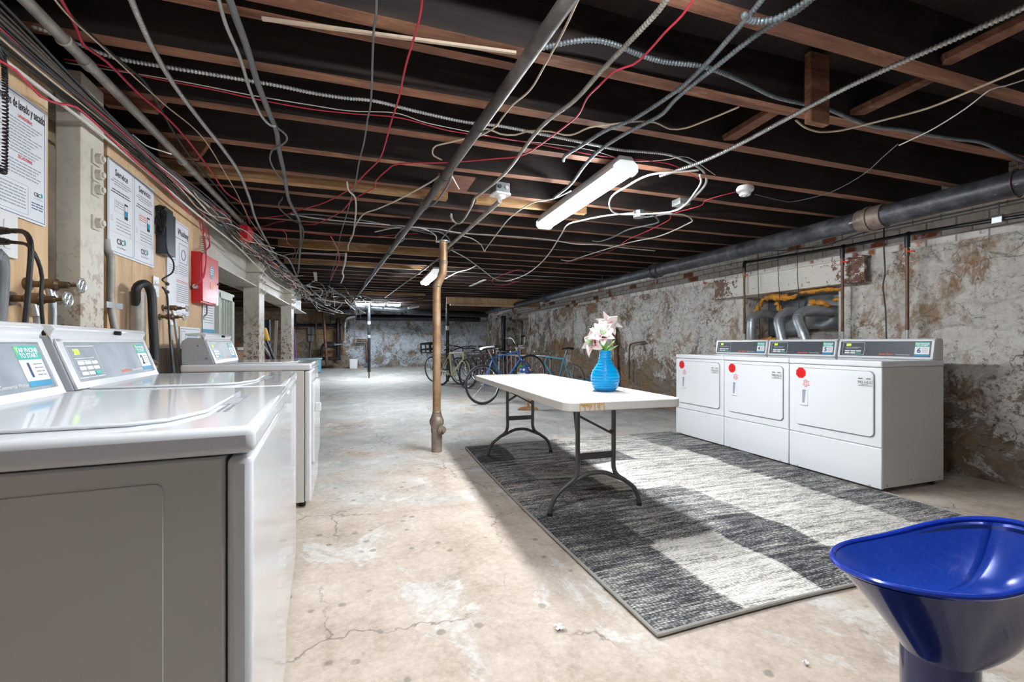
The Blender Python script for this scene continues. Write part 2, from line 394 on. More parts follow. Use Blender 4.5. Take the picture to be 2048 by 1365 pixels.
def lines(rects, o, ux, uy, m, parent, name='printed_text'):
    """small illegible print as thin strips lying on a sheet: rects (x0, x1, y, height)"""
    mb = MB(); ux, uy, o = Vector(ux).normalized(), Vector(uy).normalized(), Vector(o); nz = ux.cross(uy) * .0006
    for x0, x1, y, h in rects:
        x = x0
        while x < x1:
            w = min(random.uniform(.010, .034) * (h / .004), x1 - x)
            mb.add([o + nz + ux * a + uy * b for a, b in ((x, y), (x + w * .86, y), (x + w * .86, y + h), (x, y + h))], [(0, 1, 2, 3)])
            x += w
    return mb.build(name, m, parent)
def sheetbox(o, ux, uy, w, h, m, name, parent, t=.002, r=.01, bev=0):
    return MB().prism(rrect(0, 0, w, h, r), o, Vector(ux).normalized(), Vector(uy).normalized(), t).build(name, m, parent)
# ================================================================ SETTING
FARY, RX, LX, NEARY = 17.0, 4.70, -3.9, -2.6
def fz(x, y):
    z = noise.noise(Vector((x * .8, y * .8, 3))) * .012 + noise.noise(Vector((x * 3, y * 3, 9))) * .003
    if -1.4 < x < 4.7 and -1 < y < 5.5: z *= .25
    if y > 13.6: z += .19 * min(1, (y - 13.6) / 2.6)
    return z - .004
struct(MB().sheet(lambda u, v: (LX + (5.2 - LX) * u, NEARY + (FARY + .3 - NEARY) * v, fz(LX + (5.2 - LX) * u, NEARY + (FARY + .3 - NEARY) * v)), 120, 260).build('floor', 'concrete'))
struct(MB().box((LX - .3, NEARY, JZ + .235), (5.3, FARY + .3, JZ + .27)).build('ceiling', 'deck'))

def rough_wall(name, mat, fn, nu, nv, hole=None):
    o = []; f = []
    for j in range(nv + 1):
        for i in range(nu + 1): o.append(fn(i / nu, j / nv))
    for j in range(nv):
        for i in range(nu):
            if hole and hole((i + .5) / nu, (j + .5) / nv): continue
            f.append((j * (nu + 1) + i, j * (nu + 1) + i + 1, (j + 1) * (nu + 1) + i + 1, (j + 1) * (nu + 1) + i))
    mb = MB(); mb.add(o, f); return struct(mb.build(name, mat, ang=80))
N1 = (3.34, 4.55, .95, 1.62)      # window recess behind the dryers  (y0, y1, z0, z1)
N2 = (12.3, 14.4, .95, 1.80)      # far recess
WY0, WY1, WZ = -2.6, 17.1, 1.90
def lump(y, z, k=0):
    p = Vector((k, y, z)); a = noise.noise(p * 1.3) * .06 + noise.noise(p * 3.4) * .045 + noise.noise(p * 9) * .016
    c = noise.voronoi(Vector((k, y * 2.4, z * 3.6)))[0]
    return a * .7 + min(.5, c[1] - c[0]) * .045 + noise.noise(p * 22) * .008
def rw(u, v):
    y = WY0 + (WY1 - WY0) * u; z = -.03 + (WZ + .03) * v
    d = lump(y, z); e = max(0, (z - 1.78) / .12); d = d * (1 - min(1, e) * .6)
    for n_ in (N1, N2):
        if n_[0] - .18 < y < n_[1] + .18 and z > n_[2] - .1: d *= .35
    return (RX - .02 - d - .06 * (1 - v), y, z)
def inhole(u, v):
    y = WY0 + (WY1 - WY0) * u; z = -.03 + (WZ + .03) * v
    e = noise.noise(Vector((y * 4, z * 4, 2))) * .05
    return any(n_[0] + e < y < n_[1] + e and n_[2] + e < z < n_[3] + .02 for n_ in (N1, N2))
rough_wall('wall_right', 'stone_right', rw, 640, 64, inhole)
struct(MB().box((RX + .02, WY0, WZ - .02), (RX + .5, WY1, JZ + .24)).build('wall_right_brick_band', 'brick'))
def niche(n_, nm):
    y0, y1, z0, z1 = n_; d = .42
    mb = MB()
    for a, b in (((RX + d, y0 - .1, z0 - .1), (RX + d + .05, y1 + .1, z1 + .1)), ((RX - .06, y0 - .12, z0 - .1), (RX + d, y0, z1)), ((RX - .06, y1, z0 - .1), (RX + d, y1 + .12, z1)),
                 ((RX - .05, y0, z0 - .12), (RX + d, y1, z0)), ((RX + .06, y0 - .1, z1), (RX + d, y1 + .1, z1 + .1))): mb.box(a, b)
    struct(mb.build(nm, 'stone_right'))
niche(N1, 'wall_right_recess'); niche(N2, 'wall_right_recess')
def fw(u, v):
    x = LX + (RX + .3 - LX) * u; z = -.05 + (JZ + .32) * v
    return (x, FARY - lump(x, z, 5) * .9, z)
rough_wall('wall_back', 'stone_far', fw, 330, 60)
def lw(u, v):
    y = 2.0 + (FARY + .2 - 2.0) * u; z = -.05 + (JZ + .32) * v
    return (LX + lump(y, z, 8), y, z)
rough_wall('wall_left', 'stone_left', lw, 320, 40)

# joists: old rough beams, one by one
def joist(y, x0, x1, w, m, z0=JZ, h=.235, wob=.012, seed=0):
    n = 46; vs = []; fs = []
    for i in range(n + 1):
        x = x0 + (x1 - x0) * i / n
        for j, (dy, dz) in enumerate(((-w / 2, 0), (w / 2, 0), (w / 2, h), (-w / 2, h))):
            e = noise.noise(Vector((x * 1.1, y * 3 + j * 7, seed))) * wob + noise.noise(Vector((x * 5, y * 3 + j * 7, seed))) * wob * .25
            b = noise.noise(Vector((x * .35, y * 2, 4 + seed))) * .02
            vs.append((x, y + dy + e + b, z0 + dz + (e if j < 2 else 0)))
    for i in range(n):
        a = i * 4
        for j in range(4): fs.append((a + j, a + (j + 1) % 4, a + 4 + (j + 1) % 4, a + 4 + j))
    fs += [(0, 1, 2, 3), (n * 4 + 3, n * 4 + 2, n * 4 + 1, n * 4)]
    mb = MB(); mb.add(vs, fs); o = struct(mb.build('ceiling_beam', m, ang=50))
    o.data.materials.append(M['joist_dark'])      # near-black faces; undersides and sides of thin timbers keep the lighter wood
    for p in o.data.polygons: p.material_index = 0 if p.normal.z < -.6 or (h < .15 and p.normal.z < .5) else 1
    return o
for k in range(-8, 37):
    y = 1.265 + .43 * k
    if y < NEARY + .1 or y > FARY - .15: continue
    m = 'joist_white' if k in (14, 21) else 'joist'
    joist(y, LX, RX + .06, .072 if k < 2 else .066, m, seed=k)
# short extra timbers beside the joists
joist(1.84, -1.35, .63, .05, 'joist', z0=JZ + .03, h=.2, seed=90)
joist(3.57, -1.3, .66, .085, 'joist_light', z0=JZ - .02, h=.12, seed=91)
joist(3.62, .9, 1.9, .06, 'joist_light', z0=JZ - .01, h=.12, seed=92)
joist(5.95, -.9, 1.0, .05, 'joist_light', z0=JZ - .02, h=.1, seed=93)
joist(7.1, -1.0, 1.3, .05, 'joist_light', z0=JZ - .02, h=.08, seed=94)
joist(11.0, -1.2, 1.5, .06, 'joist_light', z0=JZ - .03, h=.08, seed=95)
# cross bridging boards set between joists on the right
def brace(a, b, w, h, label, m='joist'):
    o = MB().bar(a, b, w, h).build('wooden_brace', m, bevel=.003); tag(o, label, 'wooden brace'); return o
brace((2.72, 1.28, JZ + .19), (2.42, 1.69, JZ + .03), .09, .03, 'short diagonal wooden brace between joists right of the hanging dark block')
brace((2.25, 1.74, JZ + .19), (2.02, 2.12, JZ + .03), .09, .03, 'diagonal wooden brace between joists above the end of a tan cable')
brace((2.62, .86, JZ + .19), (2.32, 1.24, JZ + .03), .09, .03, 'diagonal wooden brace between joists at the top edge above the ribbed conduit')
o = MB().box((1.99, 1.56, 2.09), (2.11, 1.595, 2.42)).build('hanging_wood_block', 'joist', bevel=.004)
tag(o, 'dark wooden block hanging down from the joist with a tan cable at its foot', 'wooden block')
for i in range(9):     # herringbone bridging in the dim rear bays
    yy = 5.6 + i * .86; 
# long white painted strip nailed under the joists
o = MB().bar((-.32, 1.78, JZ - .02), (.58, 1.675, JZ - .02), .012, .010).build('wooden_strip', 'tanwire'); tag(o, 'long thin whitish strip nailed under the joists, crossing below the iron pipe', 'wooden strip')

# ---- partition on the left: plywood boards, steel posts, steel beam
PX = -1.15
def plypanel(y0, y1, z0, z1, label, m='ply', x=PX):
    o = MB().box((x - .018, y0, z0), (x, y1, z1)).build('plywood_panel', m, bevel=.001); return tag(o, label, 'plywood panel')
plypanel(.2, 2.26, .02, 2.18, 'plywood panel behind the first two washers, carrying the sign about washing and drying tips')
plypanel(2.70, 4.09, 1.03, 2.10, 'plywood panel carrying the two-part service sign and the red steel box')
plypanel(2.70, 4.09, .02, 1.025, 'darker stained board below the plywood near the drain hose', 'darkply', PX - .006)
o = MB().box((PX - .05, 2.66, .02), (PX - .02, 2.76, 2.05)).build('wooden_stud', 'darkply', bevel=.002); tag(o, 'dark wooden stud at the edge of the plywood beside the rusty post', 'wooden stud')
o = MB().box((-1.5, .2, 2.06), (PX - .03, 3.0, 2.19)).build('ceiling_beam', 'joist_white'); struct(o)
plypanel(2.12, 2.80, .02, 2.05, 'dusty brown board in the gap behind the rusty post', M.setdefault('gapboard', plain('dusty_brown_board', (.26, .20, .14), .7, var=.3, scale=6)), -1.30)
def column(y0, y1, x0, x1, ztop, label, bolts=()):
    t = thing('steel_column', label, 'steel column', (0, 0, 0), 0)
    mb = MB(); tk = .016; xm = (x0 + x1) / 2
    mb.prism([(x0, y0), (x1, y0), (x1, y1), (x0, y1), (x0, y1 - tk), (x1 - tk, y1 - tk), (x1 - tk, y0 + tk), (x0, y0 + tk)], (0, 0, 0), (1, 0, 0), (0, 1, 0), ztop)
    mb.build('column_shaft', 'cream', t, bevel=.003)
    mb = MB(); mb.box((x0 - .03, y0 - .03, 0), (x1 + .03, y1 + .03, .018)); mb.build('base_plate', 'cream', t, bevel=.003)
    for (yy, zz) in bolts:
        b = MB(); b.cyl((x1 + .005, yy, zz), (x1 + .028, yy, zz), .022, n=6); b.cyl((x1 + .026, yy, zz), (x1 + .036, yy, zz), .012, n=12)
        b.box((x1, yy - .030, zz - .030), (x1 + .008, yy + .030, zz + .030)); b.build('bolt', 'cream', t, bevel=.001)
    return t
column(2.34, 2.52, -1.168, -1.085, 2.18, 'rusty cream steel column between the plywood panels, with four bolts near its top',
       [(2.445, z) for z in (1.86, 1.79, 1.725, 1.58)])
column(5.84, 6.14, -1.24, -1.08, 2.16, 'cream steel column with a yellow-handled shovel leaning beside it', [(y, z) for y in (5.90, 6.06) for z in (2.02, 1.94, 1.86, 1.78, 1.66)])
column(8.45, 8.75, -1.24, -1.08, 2.16, 'farther cream steel column beside the stone back wall, next to a purple lattice', [(y, z) for y in (8.52, 8.68) for z in (2.0, 1.92, 1.84, 1.76, 1.66)])
t = thing('steel_beam', 'long cream steel beam running over the columns beside the aisle', 'steel beam')
MB().box((-1.215, 4.1, 1.70), (-1.2, 10.9, 2.14)).build('beam_web', 'cream', t)
MB().prism([(-1.35, 1.695), (-1.10, 1.695), (-1.10, 1.708), (-1.19, 1.735), (-1.21, 1.735), (-1.35, 1.71)], (0, 4.1, 0), (1, 0, 0), (0, 0, 1), -6.8).build('bottom_flange', 'cream', t)
MB().box((-1.35, 4.1, 2.14), (-1.10, 10.9, 2.155)).build('top_flange', 'cream', t)
# window unit beyond the red box
y0, y1, z0, z1 = 4.28, 5.02, .75, 1.50
w = struct(MB().box((PX - .03, y0 + .28, z0), (PX - .02, y1 - .05, z1 - .05)).build('window_1', plain('frosted_green_glass', (.46, .56, .50), .3, var=.05)))
mb = MB()
for a, b in (((y1 - .07, z0 - .05), (y1, z1)), ((y0 - .18, z1 - .05), (y1, z1 + .02)), ((y0 + .24, z0), (y0 + .28, z1))): mb.box((PX - .05, a[0], a[1]), (PX + .01, b[0], b[1]))
for i in range(5): mb.box((PX - .02, y0 + .36 + i * .085, z0), (PX - .005, y0 + .375 + i * .085, z1 - .05))
struct(mb.build('window_1_frame', plain('pale_green_frame', (.50, .54, .47), .5), bevel=.003)); struct(MB().box((PX - .06, 4.10, .0), (PX - .02, 4.55, z1)).build('partition', plain('grey_board', (.36, .37, .36), .6)))
struct(MB().box((PX - .05, 4.1, .02), (PX - .02, 5.05, .76)).build('partition', 'darkply'))

# ---- light fixtures (the lamps that light the room, one of them added out of view)
def fixture(loc, rz, L, m, label, w=.15, group=None):
    t = thing('ceiling_light', label, 'ceiling light', loc, rz, group)
    MB().prism([(-w / 2, .0), (w / 2, .0), (w / 2, .015), (w / 2 - .03, .075), (-w / 2 + .03, .075), (-w / 2, .015)], (0, -L / 2, 0), (1, 0, 0), (0, 0, 1), -L).build('housing', 'white', t)
    for s in (-1, 1):
        MB().prism([(-w / 2 + .02, -.045), (w / 2 - .02, -.045), (w / 2 + .003, -.02), (w / 2 + .003, .02), (w / 2 - .03, .045), (-w / 2 + .03, .045), (-w / 2 - .003, .02), (-w / 2 - .003, -.02)], (0, s * L / 2 - .02, 0), (1, 0, 0), (0, 0, 1), -.04).build('end_cap', 'lampcap', t, bevel=.006)
    prof = [(w / 2 * math.cos(R(a)), .004 + .052 * math.sin(R(a))) for a in range(180, 361, 15)]
    MB().prism(prof, (0, -L / 2 + .02, 0), (1, 0, 0), (0, 0, 1), -(L - .04)).build('diffuser', m, t)
    return t
fixture((1.56, 3.09, 2.125), R(-1.5), 1.36, 'tube', 'long lit ceiling light above the folding table')
fixture((1.10, 7.45, 2.12), 0, 1.25, 'tube_mid', 'lit ceiling light half hidden behind the brown pipe post')
fixture((.55, .90, 2.13), R(90), 1.15, 'tube_unseen', 'added unseen ceiling light over the near washers, just beyond the top picture edge')  # unseen lamp, added for the light on washer tops and near floor
for x, lb in ((.10, 'left one of three glaring tube lights on the far ceiling'), (.52, 'middle one of three glaring tube lights on the far ceiling'), (.95, 'right one of three glaring tube lights on the far ceiling')):
    fixture((x, 13.55, 2.17), R(90), .36, 'tube_far', lb, w=.10, group='far tube lights')
# ================================================================ MACHINES
def fascia(t, o, ux, uy, W, H, num, dryer):
    """control fascia with display, keys, print and price sticker; o lower-left corner, ux reading direction"""
    o, ux, uy = Vector(o), Vector(ux).normalized(), Vector(uy).normalized(); nz = ux.cross(uy)
    P = lambda x, y, d=0: o + ux * x + uy * y + nz * d
    def plate(x0, y0, x1, y1, m, nm, d=.001, r=.004, parent=t): return MB().prism(rrect(x0, y0, x1, y1, r, 3), P(0, 0, d), ux, uy, .0012).build(nm, m, parent)
    f = plate(0, 0, W, H, 'fascia' if dryer else 'fascia_light', 'control_fascia', 0)
    bx0, bx1 = .018, .018 + .27 * W; wi = 'whiteink'
    mb = MB()
    for a, b in (((bx0, .01), (bx1, .012)), ((bx0, H - .012), (bx1, H - .01)), ((bx0, .01), (bx0 + .0015, H - .01)), ((bx1 - .0015, .01), (bx1, H - .01))):
        mb.prism([(a[0], a[1]), (b[0], a[1]), (b[0], b[1]), (a[0], b[1])], P(0, 0, .0013), ux, uy, .0005)
    mb.build('keypad_outline', wi, f)
    text('250', 0.026 if dryer else .024, P(bx0 + .03, H - .038, .0016), ux, uy, 'lcd', f, 'display_digits', bold=.03)
    rows = 2 if dryer else 3
    mb = MB(); gm = MB()
    for r_ in range(rows):
        for c_ in range(3):
            x = bx0 + .022 + c_ * (bx1 - bx0 - .04) / 3; y = .018 + r_ * .017; w_ = (bx1 - bx0 - .04) / 3 - .006
            k = gm if (c_ == 2 and r_ == 0) else mb
            k.prism(rrect(x, y, x + w_, y + .011, .003, 3), P(0, 0, .0013), ux, uy, .003)
    mb.build('key', 'white', f, label='pale keypad keys'); gm.build('start_key', 'tealink', f, label='green start key')
    lines([(bx0 + .02, bx1 - .03, H - .052, .002), (bx0 + .03, bx1 - .05, H - .060, .002)], P(0, 0, .0014), ux, uy, wi, f)
    text('Speed Queen', .020 if dryer else .017, P(W * .47 if dryer else W * .5, .012, .0013), ux, uy, 'orangeink', f, 'brand_lettering', bold=.02)
    text('Commercial Dryer' if dryer else 'Commercial Washer', .013, P(W * .47 + .122 if dryer else W * .5 + .105, .012, .0013), ux, uy, wi, f, 'brand_lettering')
    # price sticker
    sw, sh = (.095, .108) if dryer else (.098, H * .86); sx = W - sw - .012; sy = (H - sh) / 2
    s_ = plate(sx, sy, sx + sw, sy + sh, 'white', 'price_sticker', .0014, .003)
    a = MB().prism([(sx, sy + sh * .66), (sx + sw, sy + sh * .66), (sx + sw, sy + sh), (sx, sy + sh)], P(0, 0, .0027), ux, uy, .0003).build('sticker_header', 'tealink', s_)
    MB().prism([(sx, sy + sh), (sx, sy + sh * .72), (sx + .02, sy + sh)], P(0, 0, .0030), ux, uy, .0003).build('sticker_corner', 'greenink', s_)
    MB().prism([(sx, sy), (sx + sw, sy), (sx + sw, sy + sh * .14), (sx, sy + sh * .14)], P(0, 0, .0027), ux, uy, .0003).build('sticker_footer', 'blueink', s_)
    text('TAP PHONE', .0165, P(sx + sw / 2, sy + sh * .84, .0031), ux, uy, 'whiteink', s_, align='CENTER', bold=.03)
    text('TO START', .0165, P(sx + sw / 2, sy + sh * .71, .0031), ux, uy, 'whiteink', s_, align='CENTER', bold=.03)
    text(num, .052, P(sx + sw * .30, sy + sh * .24, .0031), ux, uy, 'navyink', s_, 'number', align='CENTER', bold=.03)
    lines([(sx + sw * .52, sx + sw * .92, sy + sh * (.26 + .09 * i), .003) for i in range(4)], P(0, 0, .0029), ux, uy, 'greyink', s_)
    return f

def dryer(loc, num, label, model):
    W, D, H = .727, .67, .93; t = thing('dryer', label, 'dryer', loc)
    MB().box((.004, .003, .03), (D, W - .003, .885)).build('cabinet', 'enamel_side', t, bevel=.006)
    MB().box((-.006, .002, .318), (.02, W - .002, .882)).build('front_panel', 'enamel', t, bevel=.006)
    MB().box((-.008, .002, .025), (.02, W - .002, .314)).build('lower_panel', 'enamel', t, bevel=.006, label='lower white access panel')
    MB().box((-.010, 0, .886), (D + .004, W, H)).build('top_panel', 'enamel', t, bevel=.010, seg=3)
    g = MB().prism(rrect(-.664, .383, -.046, .857, .035), (-.006, 0, 0), (0, -1, 0), (0, 0, 1), .0025).build('door_gap', 'greyink', t)
    dd = MB().prism(rrect(-.6605, .3865, -.0495, .8535, .033), (-.0205, 0, 0), (0, -1, 0), (0, 0, 1), -.0115).build('door', 'enamel', t, bevel=.003)
    # door pull: raised frame, flat plate coloured as the pocket's shade
    h = MB(); h.prism(rrect(-.612, .550, -.545, .682, .006), (-.0205, 0, 0), (0, -1, 0), (0, 0, 1), .003); h.build('door_handle', 'enamel', dd, bevel=.001)
    MB().prism([(-.592, .568), (-.574, .568), (-.560, .676), (-.592, .676)], (-.0237, 0, 0), (0, -1, 0), (0, 0, 1), .0006).build('handle_pocket_shade', plain('pocket_shadow_grey', (.33, .36, .45), .5), dd)
    MB().box((-.028, .547, .549), (-.0205, .614, .553)).build('handle_lip', 'enamel_side', dd)
    oc = [(-.607 + .046 * math.cos(R(22.5 + 45 * i)), .812 + .046 * math.sin(R(22.5 + 45 * i))) for i in range(8)]
    s = MB().prism([(a, b) for a, b in oc][::-1], (-.0205, 0, 0), (0, -1, 0), (0, 0, 1), .0010).build('octagonal_sticker', 'stopred', dd, label='red octagonal warning sticker')
    lines([(-.635, -.580, .812 + k * .012, .003) for k in (-2, -1, 0, 1, 2)], (-.0218, 0, 0), (0, -1, 0), (0, 0, 1), plain('dark_red_ink', (.35, 0, 0)) if 'drk' not in M else 'drk', s)
    lines([(-.56 - w, -.56 + w, .755 - k * .011, .004) for k, w in enumerate((.012, .028, .024, .03, .03, .012))], (-.0216, 0, 0), (0, -1, 0), (0, 0, 1), 'redink', dd)
    s = MB().prism(rrect(-.158, .742, -.052, .812, .002, 2), (-.0205, 0, 0), (0, -1, 0), (0, 0, 1), .0010).build('model_sticker', plain('silver_label', (.66, .67, .68), .4), dd)
    text(model, .026, (-.0218, .105, .766), (0, -1, 0), (0, 0, 1), 'ink', s, align='CENTER')
    lines([(-.15, -.115, .797, .006), (-.095, -.058, .797, .006), (-.13, -.08, .757, .003), (-.15, -.058, .748, .003)], (-.0218, 0, 0), (0, -1, 0), (0, 0, 1), 'ink', s)
    # slanted console
    x0, zt = .560, 1.092
    c = MB().prism([(x0, H), (D, H), (D, zt - .012), (D - .02, zt), (x0 + .030, zt), (x0 + .022, zt - .012)], (0, .006, 0), (1, 0, 0), (0, 0, 1), -(W - .012)).build('console_housing', 'enamel_side', t, bevel=.002)
    uy = Vector((.026, 0, .150)).normalized(); ux = Vector((0, -1, 0)); o_ = Vector((x0 - .001, W - .008, H + .003)); nz = ux.cross(uy)
    fr = MB()
    for a in ((0, 0, W - .016, .017), (0, .140, W - .016, .153), (0, 0, .018, .153), (W - .034, 0, W - .016, .153)): fr.prism([(a[0], a[1]), (a[2], a[1]), (a[2], a[3]), (a[0], a[3])], o_, ux, uy, .007)
    fr.build('console_frame', 'enamel', t, bevel=.002)
    fascia(t, o_ + ux * .018 + uy * .017 + nz * .001, ux, uy, W - .052, .123, num, True)
    for yy in (.05, W - .05):
        b = MB(); b.cyl((.05, yy, -.004), (.05, yy, .03), .02, n=12); b.cyl((D - .06, yy, -.004), (D - .06, yy, .03), .02, n=12); b.build('foot', 'black', t)
        MB().cyl((-.009, yy + (.03 if yy < .3 else -.03), .034), (-.006, yy + (.03 if yy < .3 else -.03), .034), .009, n=6).build('bolt', 'steel', t)
    mb = MB()
    for x, z in ((.05, .05), (.30, .07), (.62, .06)): mb.cyl((x, .0035, z), (x, .0005, z), .006, n=8)
    mb.build('side_screw', 'greyink', t)
    return t
dryer((3.483, 3.660, .0), '4', 'white coin laundry dryer marked 4, standing next to the table end', '939-HLG')
dryer((3.483, 2.929, .0), '5', 'middle white dryer marked 5, between the other two dryers', '940-HLG')
dryer((3.483, 2.197, .0), '6', 'white dryer marked 6 with its beige side panel showing', '941-HLG')

def washer(loc, rz, num, label, W=.785, D=.72, H=.92, front=False):
    """local +y runs along the row, front faces +x at x=0, back at -D"""
    t = thing('washer', label, 'washing machine', loc, rz)
    MB().box((-D, .006, .03), (-.045, W - .006, H - .048)).build('cabinet', 'enamel_side', t, bevel=.004)
    MB().box((-.0425, .004, .03), (-.004, W - .004, H - .050)).build('front_panel', 'enamel', t, bevel=.012, seg=3)
    p = rrect(.128, .07, D - .10, H - .082, .012, 3)
    MB().prism([(-a, b) for a, b in p], (0, .0065, 0), (1, 0, 0), (0, 0, 1), .0022).build('side_emboss', 'enamel_side', t, bevel=.001, label='shallow raised side field')
    MB().box((-D, 0, H - .046), (0, W, H)).build('top_panel', 'enamel', t, bevel=.014, seg=4)
    # lid with a pull notch at the front corner
    x0, x1 = -D + .19, -.105
    lid = [(x0, .07), (x1 - .09, .07), (x1 - .04, .10), (x1, .20), (x1, W - .20), (x1 - .04, W - .10), (x1 - .09, W - .07), (x0, W - .07)]
    l = MB().prism(lid, (0, 0, H + .0003), (1, 0, 0), (0, 1, 0), .007).build('lid', 'enamel', t, bevel=.003)
    MB().prism([(x1 + .002, W / 2 - .07), (x1 + .028, W / 2 - .05), (x1 + .028, W / 2 + .05), (x1 + .002, W / 2 + .07)], (0, 0, H + .0003), (1, 0, 0), (0, 1, 0), .0015).build('lid_pull', 'console_grey', l)
    lines([(-(x1 - .03) * 0 + .0 + k, .0 + k + .5, 0, .003) for k in ()] or [(.06, .36, .0, .007), (.06, .33, .014, .005)], (-.075, .15, H + .0005), (0, 1, 0), (-1, 0, 0), 'greyink', t, 'lid_warning_print')
    # console: slanted front, rolled visor on top
    zc = H; b0 = -D + .17; top = .150
    prof = [(b0, zc), (b0 - .052, zc + top), (b0 - .050, zc + top + .010), (-D + .03, zc + top + .012), (-D, zc + top - .01), (-D, zc)]
    MB().prism(prof, (0, .034, 0), (1, 0, 0), (0, 0, 1), -(W - .068)).build('console_housing', 'console_grey', t, bevel=.003)
    vis = [(b0 - .048, zc + top - .012), (b0 - .050, zc + top + .010), (b0 - .040, zc + top + .030), (b0 - .050, zc + top + .042), (b0 - .075, zc + top + .044), (-D + .02, zc + top + .036), (-D + .02, zc + top + .026), (b0 - .072, zc + top + .030), (b0 - .060, zc + top + .012)]
    MB().prism(vis, (0, .032, 0), (1, 0, 0), (0, 0, 1), -(W - .064)).build('console_visor', 'enamel', t, bevel=.003)
    MB().cyl((b0 - .040, W * .55, zc + top + .026), (b0 - .022, W * .55, zc + top + .024), .008, n=10).build('lock_stud', 'black', t)
    for yy, zz, xx in ((.0, zc + .115, b0 - .085), (.0, zc + .035, b0 - .04)):
        MB().cyl((xx, .036, zz), (xx, .029, zz), .009, .006, n=10).build('screw', 'steel', t)
    uy = Vector((-.052, 0, top)).normalized(); ux = Vector((0, 1, 0)); nz = ux.cross(uy); L = math.hypot(.052, top)
    o_ = Vector((b0, .038, zc)) + nz * .0005; WW = W - .076; fr = MB()
    for a in ((0, 0, WW, .022), (0, L - .012, WW, L), (0, 0, .032, L), (WW - .022, 0, WW, L)): fr.prism([(a[0], a[1]), (a[2], a[1]), (a[2], a[3]), (a[0], a[3])], o_, ux, uy, .008)
    fr.build('console_frame', 'enamel', t, bevel=.002)
    fascia(t, o_ + ux * .032 + uy * .022 + nz * .001, ux, uy, WW - .054, L - .034, num, False)
    for a in (.05, W - .05):
        b = MB(); b.cyl((-.06, a, -.004), (-.06, a, .03), .02, n=12); b.cyl((-D + .06, a, -.004), (-D + .06, a, .03), .02, n=12); b.build('foot', 'black', t)
    if front:
        d = MB().prism(rrect(.07, .25, W - .07, .80, .04), (-.004, 0, 0), (0, 1, 0), (0, 0, 1), .016).build('front_door', 'enamel', t, bevel=.004)
        MB().box((.012, .10, .60), (.050, .125, .66)).build('door_handle', 'white', d, bevel=.006)
    return t
washer((-.165, .86, 0), R(4.0), '1', 'nearest white washing machine, marked 1, its grey side facing us', .785)
washer((-.232, 1.66, 0), R(4.0), '2', 'white washing machine marked 2, touching the far side of machine 1', .785)
washer((-.290, 3.20, 0), R(.8), '3', 'white washing machine standing apart beyond the gap, below the red box', .68, .72, .928, front=True)

# ================================================================ TABLE, VASE, RUG, STOOL
t = thing('folding_table', 'long white folding table with brown tube legs standing on the rug', 'table', (1.42, 3.26, 0), R(-1.2))
TW, TL, TZ = .735, 2.20, .742
tp = MB().prism(rrect(-TW / 2, -TL / 2, TW / 2, TL / 2, .07, 8), (0, 0, TZ - .048), (1, 0, 0), (0, 1, 0), .048).build('tabletop', None or plain('speckled_cream_plastic', (.62, .595, .56), .38, var=.03, scale=60), t, bevel=.006, seg=3)
def stainmat():
    n = N('ochre_stain'); return n.fin(n.ramp(n.noise(30, 4), [(.3, (.45, .22, .03)), (.7, (.70, .50, .28))]), .5)
sm = stainmat()
mb = MB()
random.seed(3)
for i in range(16):
    x = -TW / 2 + .075 + i * .0095; h = random.uniform(.008, .034) if i % 3 else .042
    mb.box((x, -TL / 2 - .0015, TZ - .003 - h), (x + .0075, -TL / 2 + .001, TZ - .004))
mb.build('ochre_drip_stain', sm, tp, label='ochre drips of stain on the near edge')
for s, yy in ((-1, -TL / 2 + .37), (1, TL / 2 - .33)):
    g = bpy.data.objects.new('leg_frame', None); link(g, t); g.location = (0, yy, 0)
    for sx in (-1, 1):
        pts = [(sx * .125, 0, TZ - .05), (sx * .125, 0, .40), (sx * .125, 0, .27), (sx * .15, 0, .22), (sx * .20, 0, .185), (sx * .27, 0, .13), (sx * .305, 0, .06), (sx * .31, 0, .022)]
        l = MB().tube(smooth(pts, .02), .0145, 10).build('leg', 'leg', g)
        MB().cyl((sx * .31, 0, .0), (sx * .31, 0, .03), .019, .017, n=12).build('foot_cap', 'black', g)
    MB().box((-.125, -.006, .335), (.125, .006, .375)).build('crossbar', 'leg', g, bevel=.002)
    MB().tube(smooth([(-.20, 0, .185), (-.13, 0, .215), (-.05, 0, .245), (.05, 0, .245), (.13, 0, .215), (.20, 0, .185)], .02), .0135, 10).build('arch_brace', 'leg', g)
    MB().bar((-.125, -s * .02, .52), (.0, -s * .34, TZ - .05), .016, .016).build('folding_brace', 'leg', g)
    MB().bar((.125, -s * .0, .48), (-.10, -s * .02, .60), .014, .014).build('folding_brace', 'leg', g)
    MB().cyl((.115, -.02, .50), (.115, .02, .50), .01, n=8).build('pivot_pin', 'leg', g)

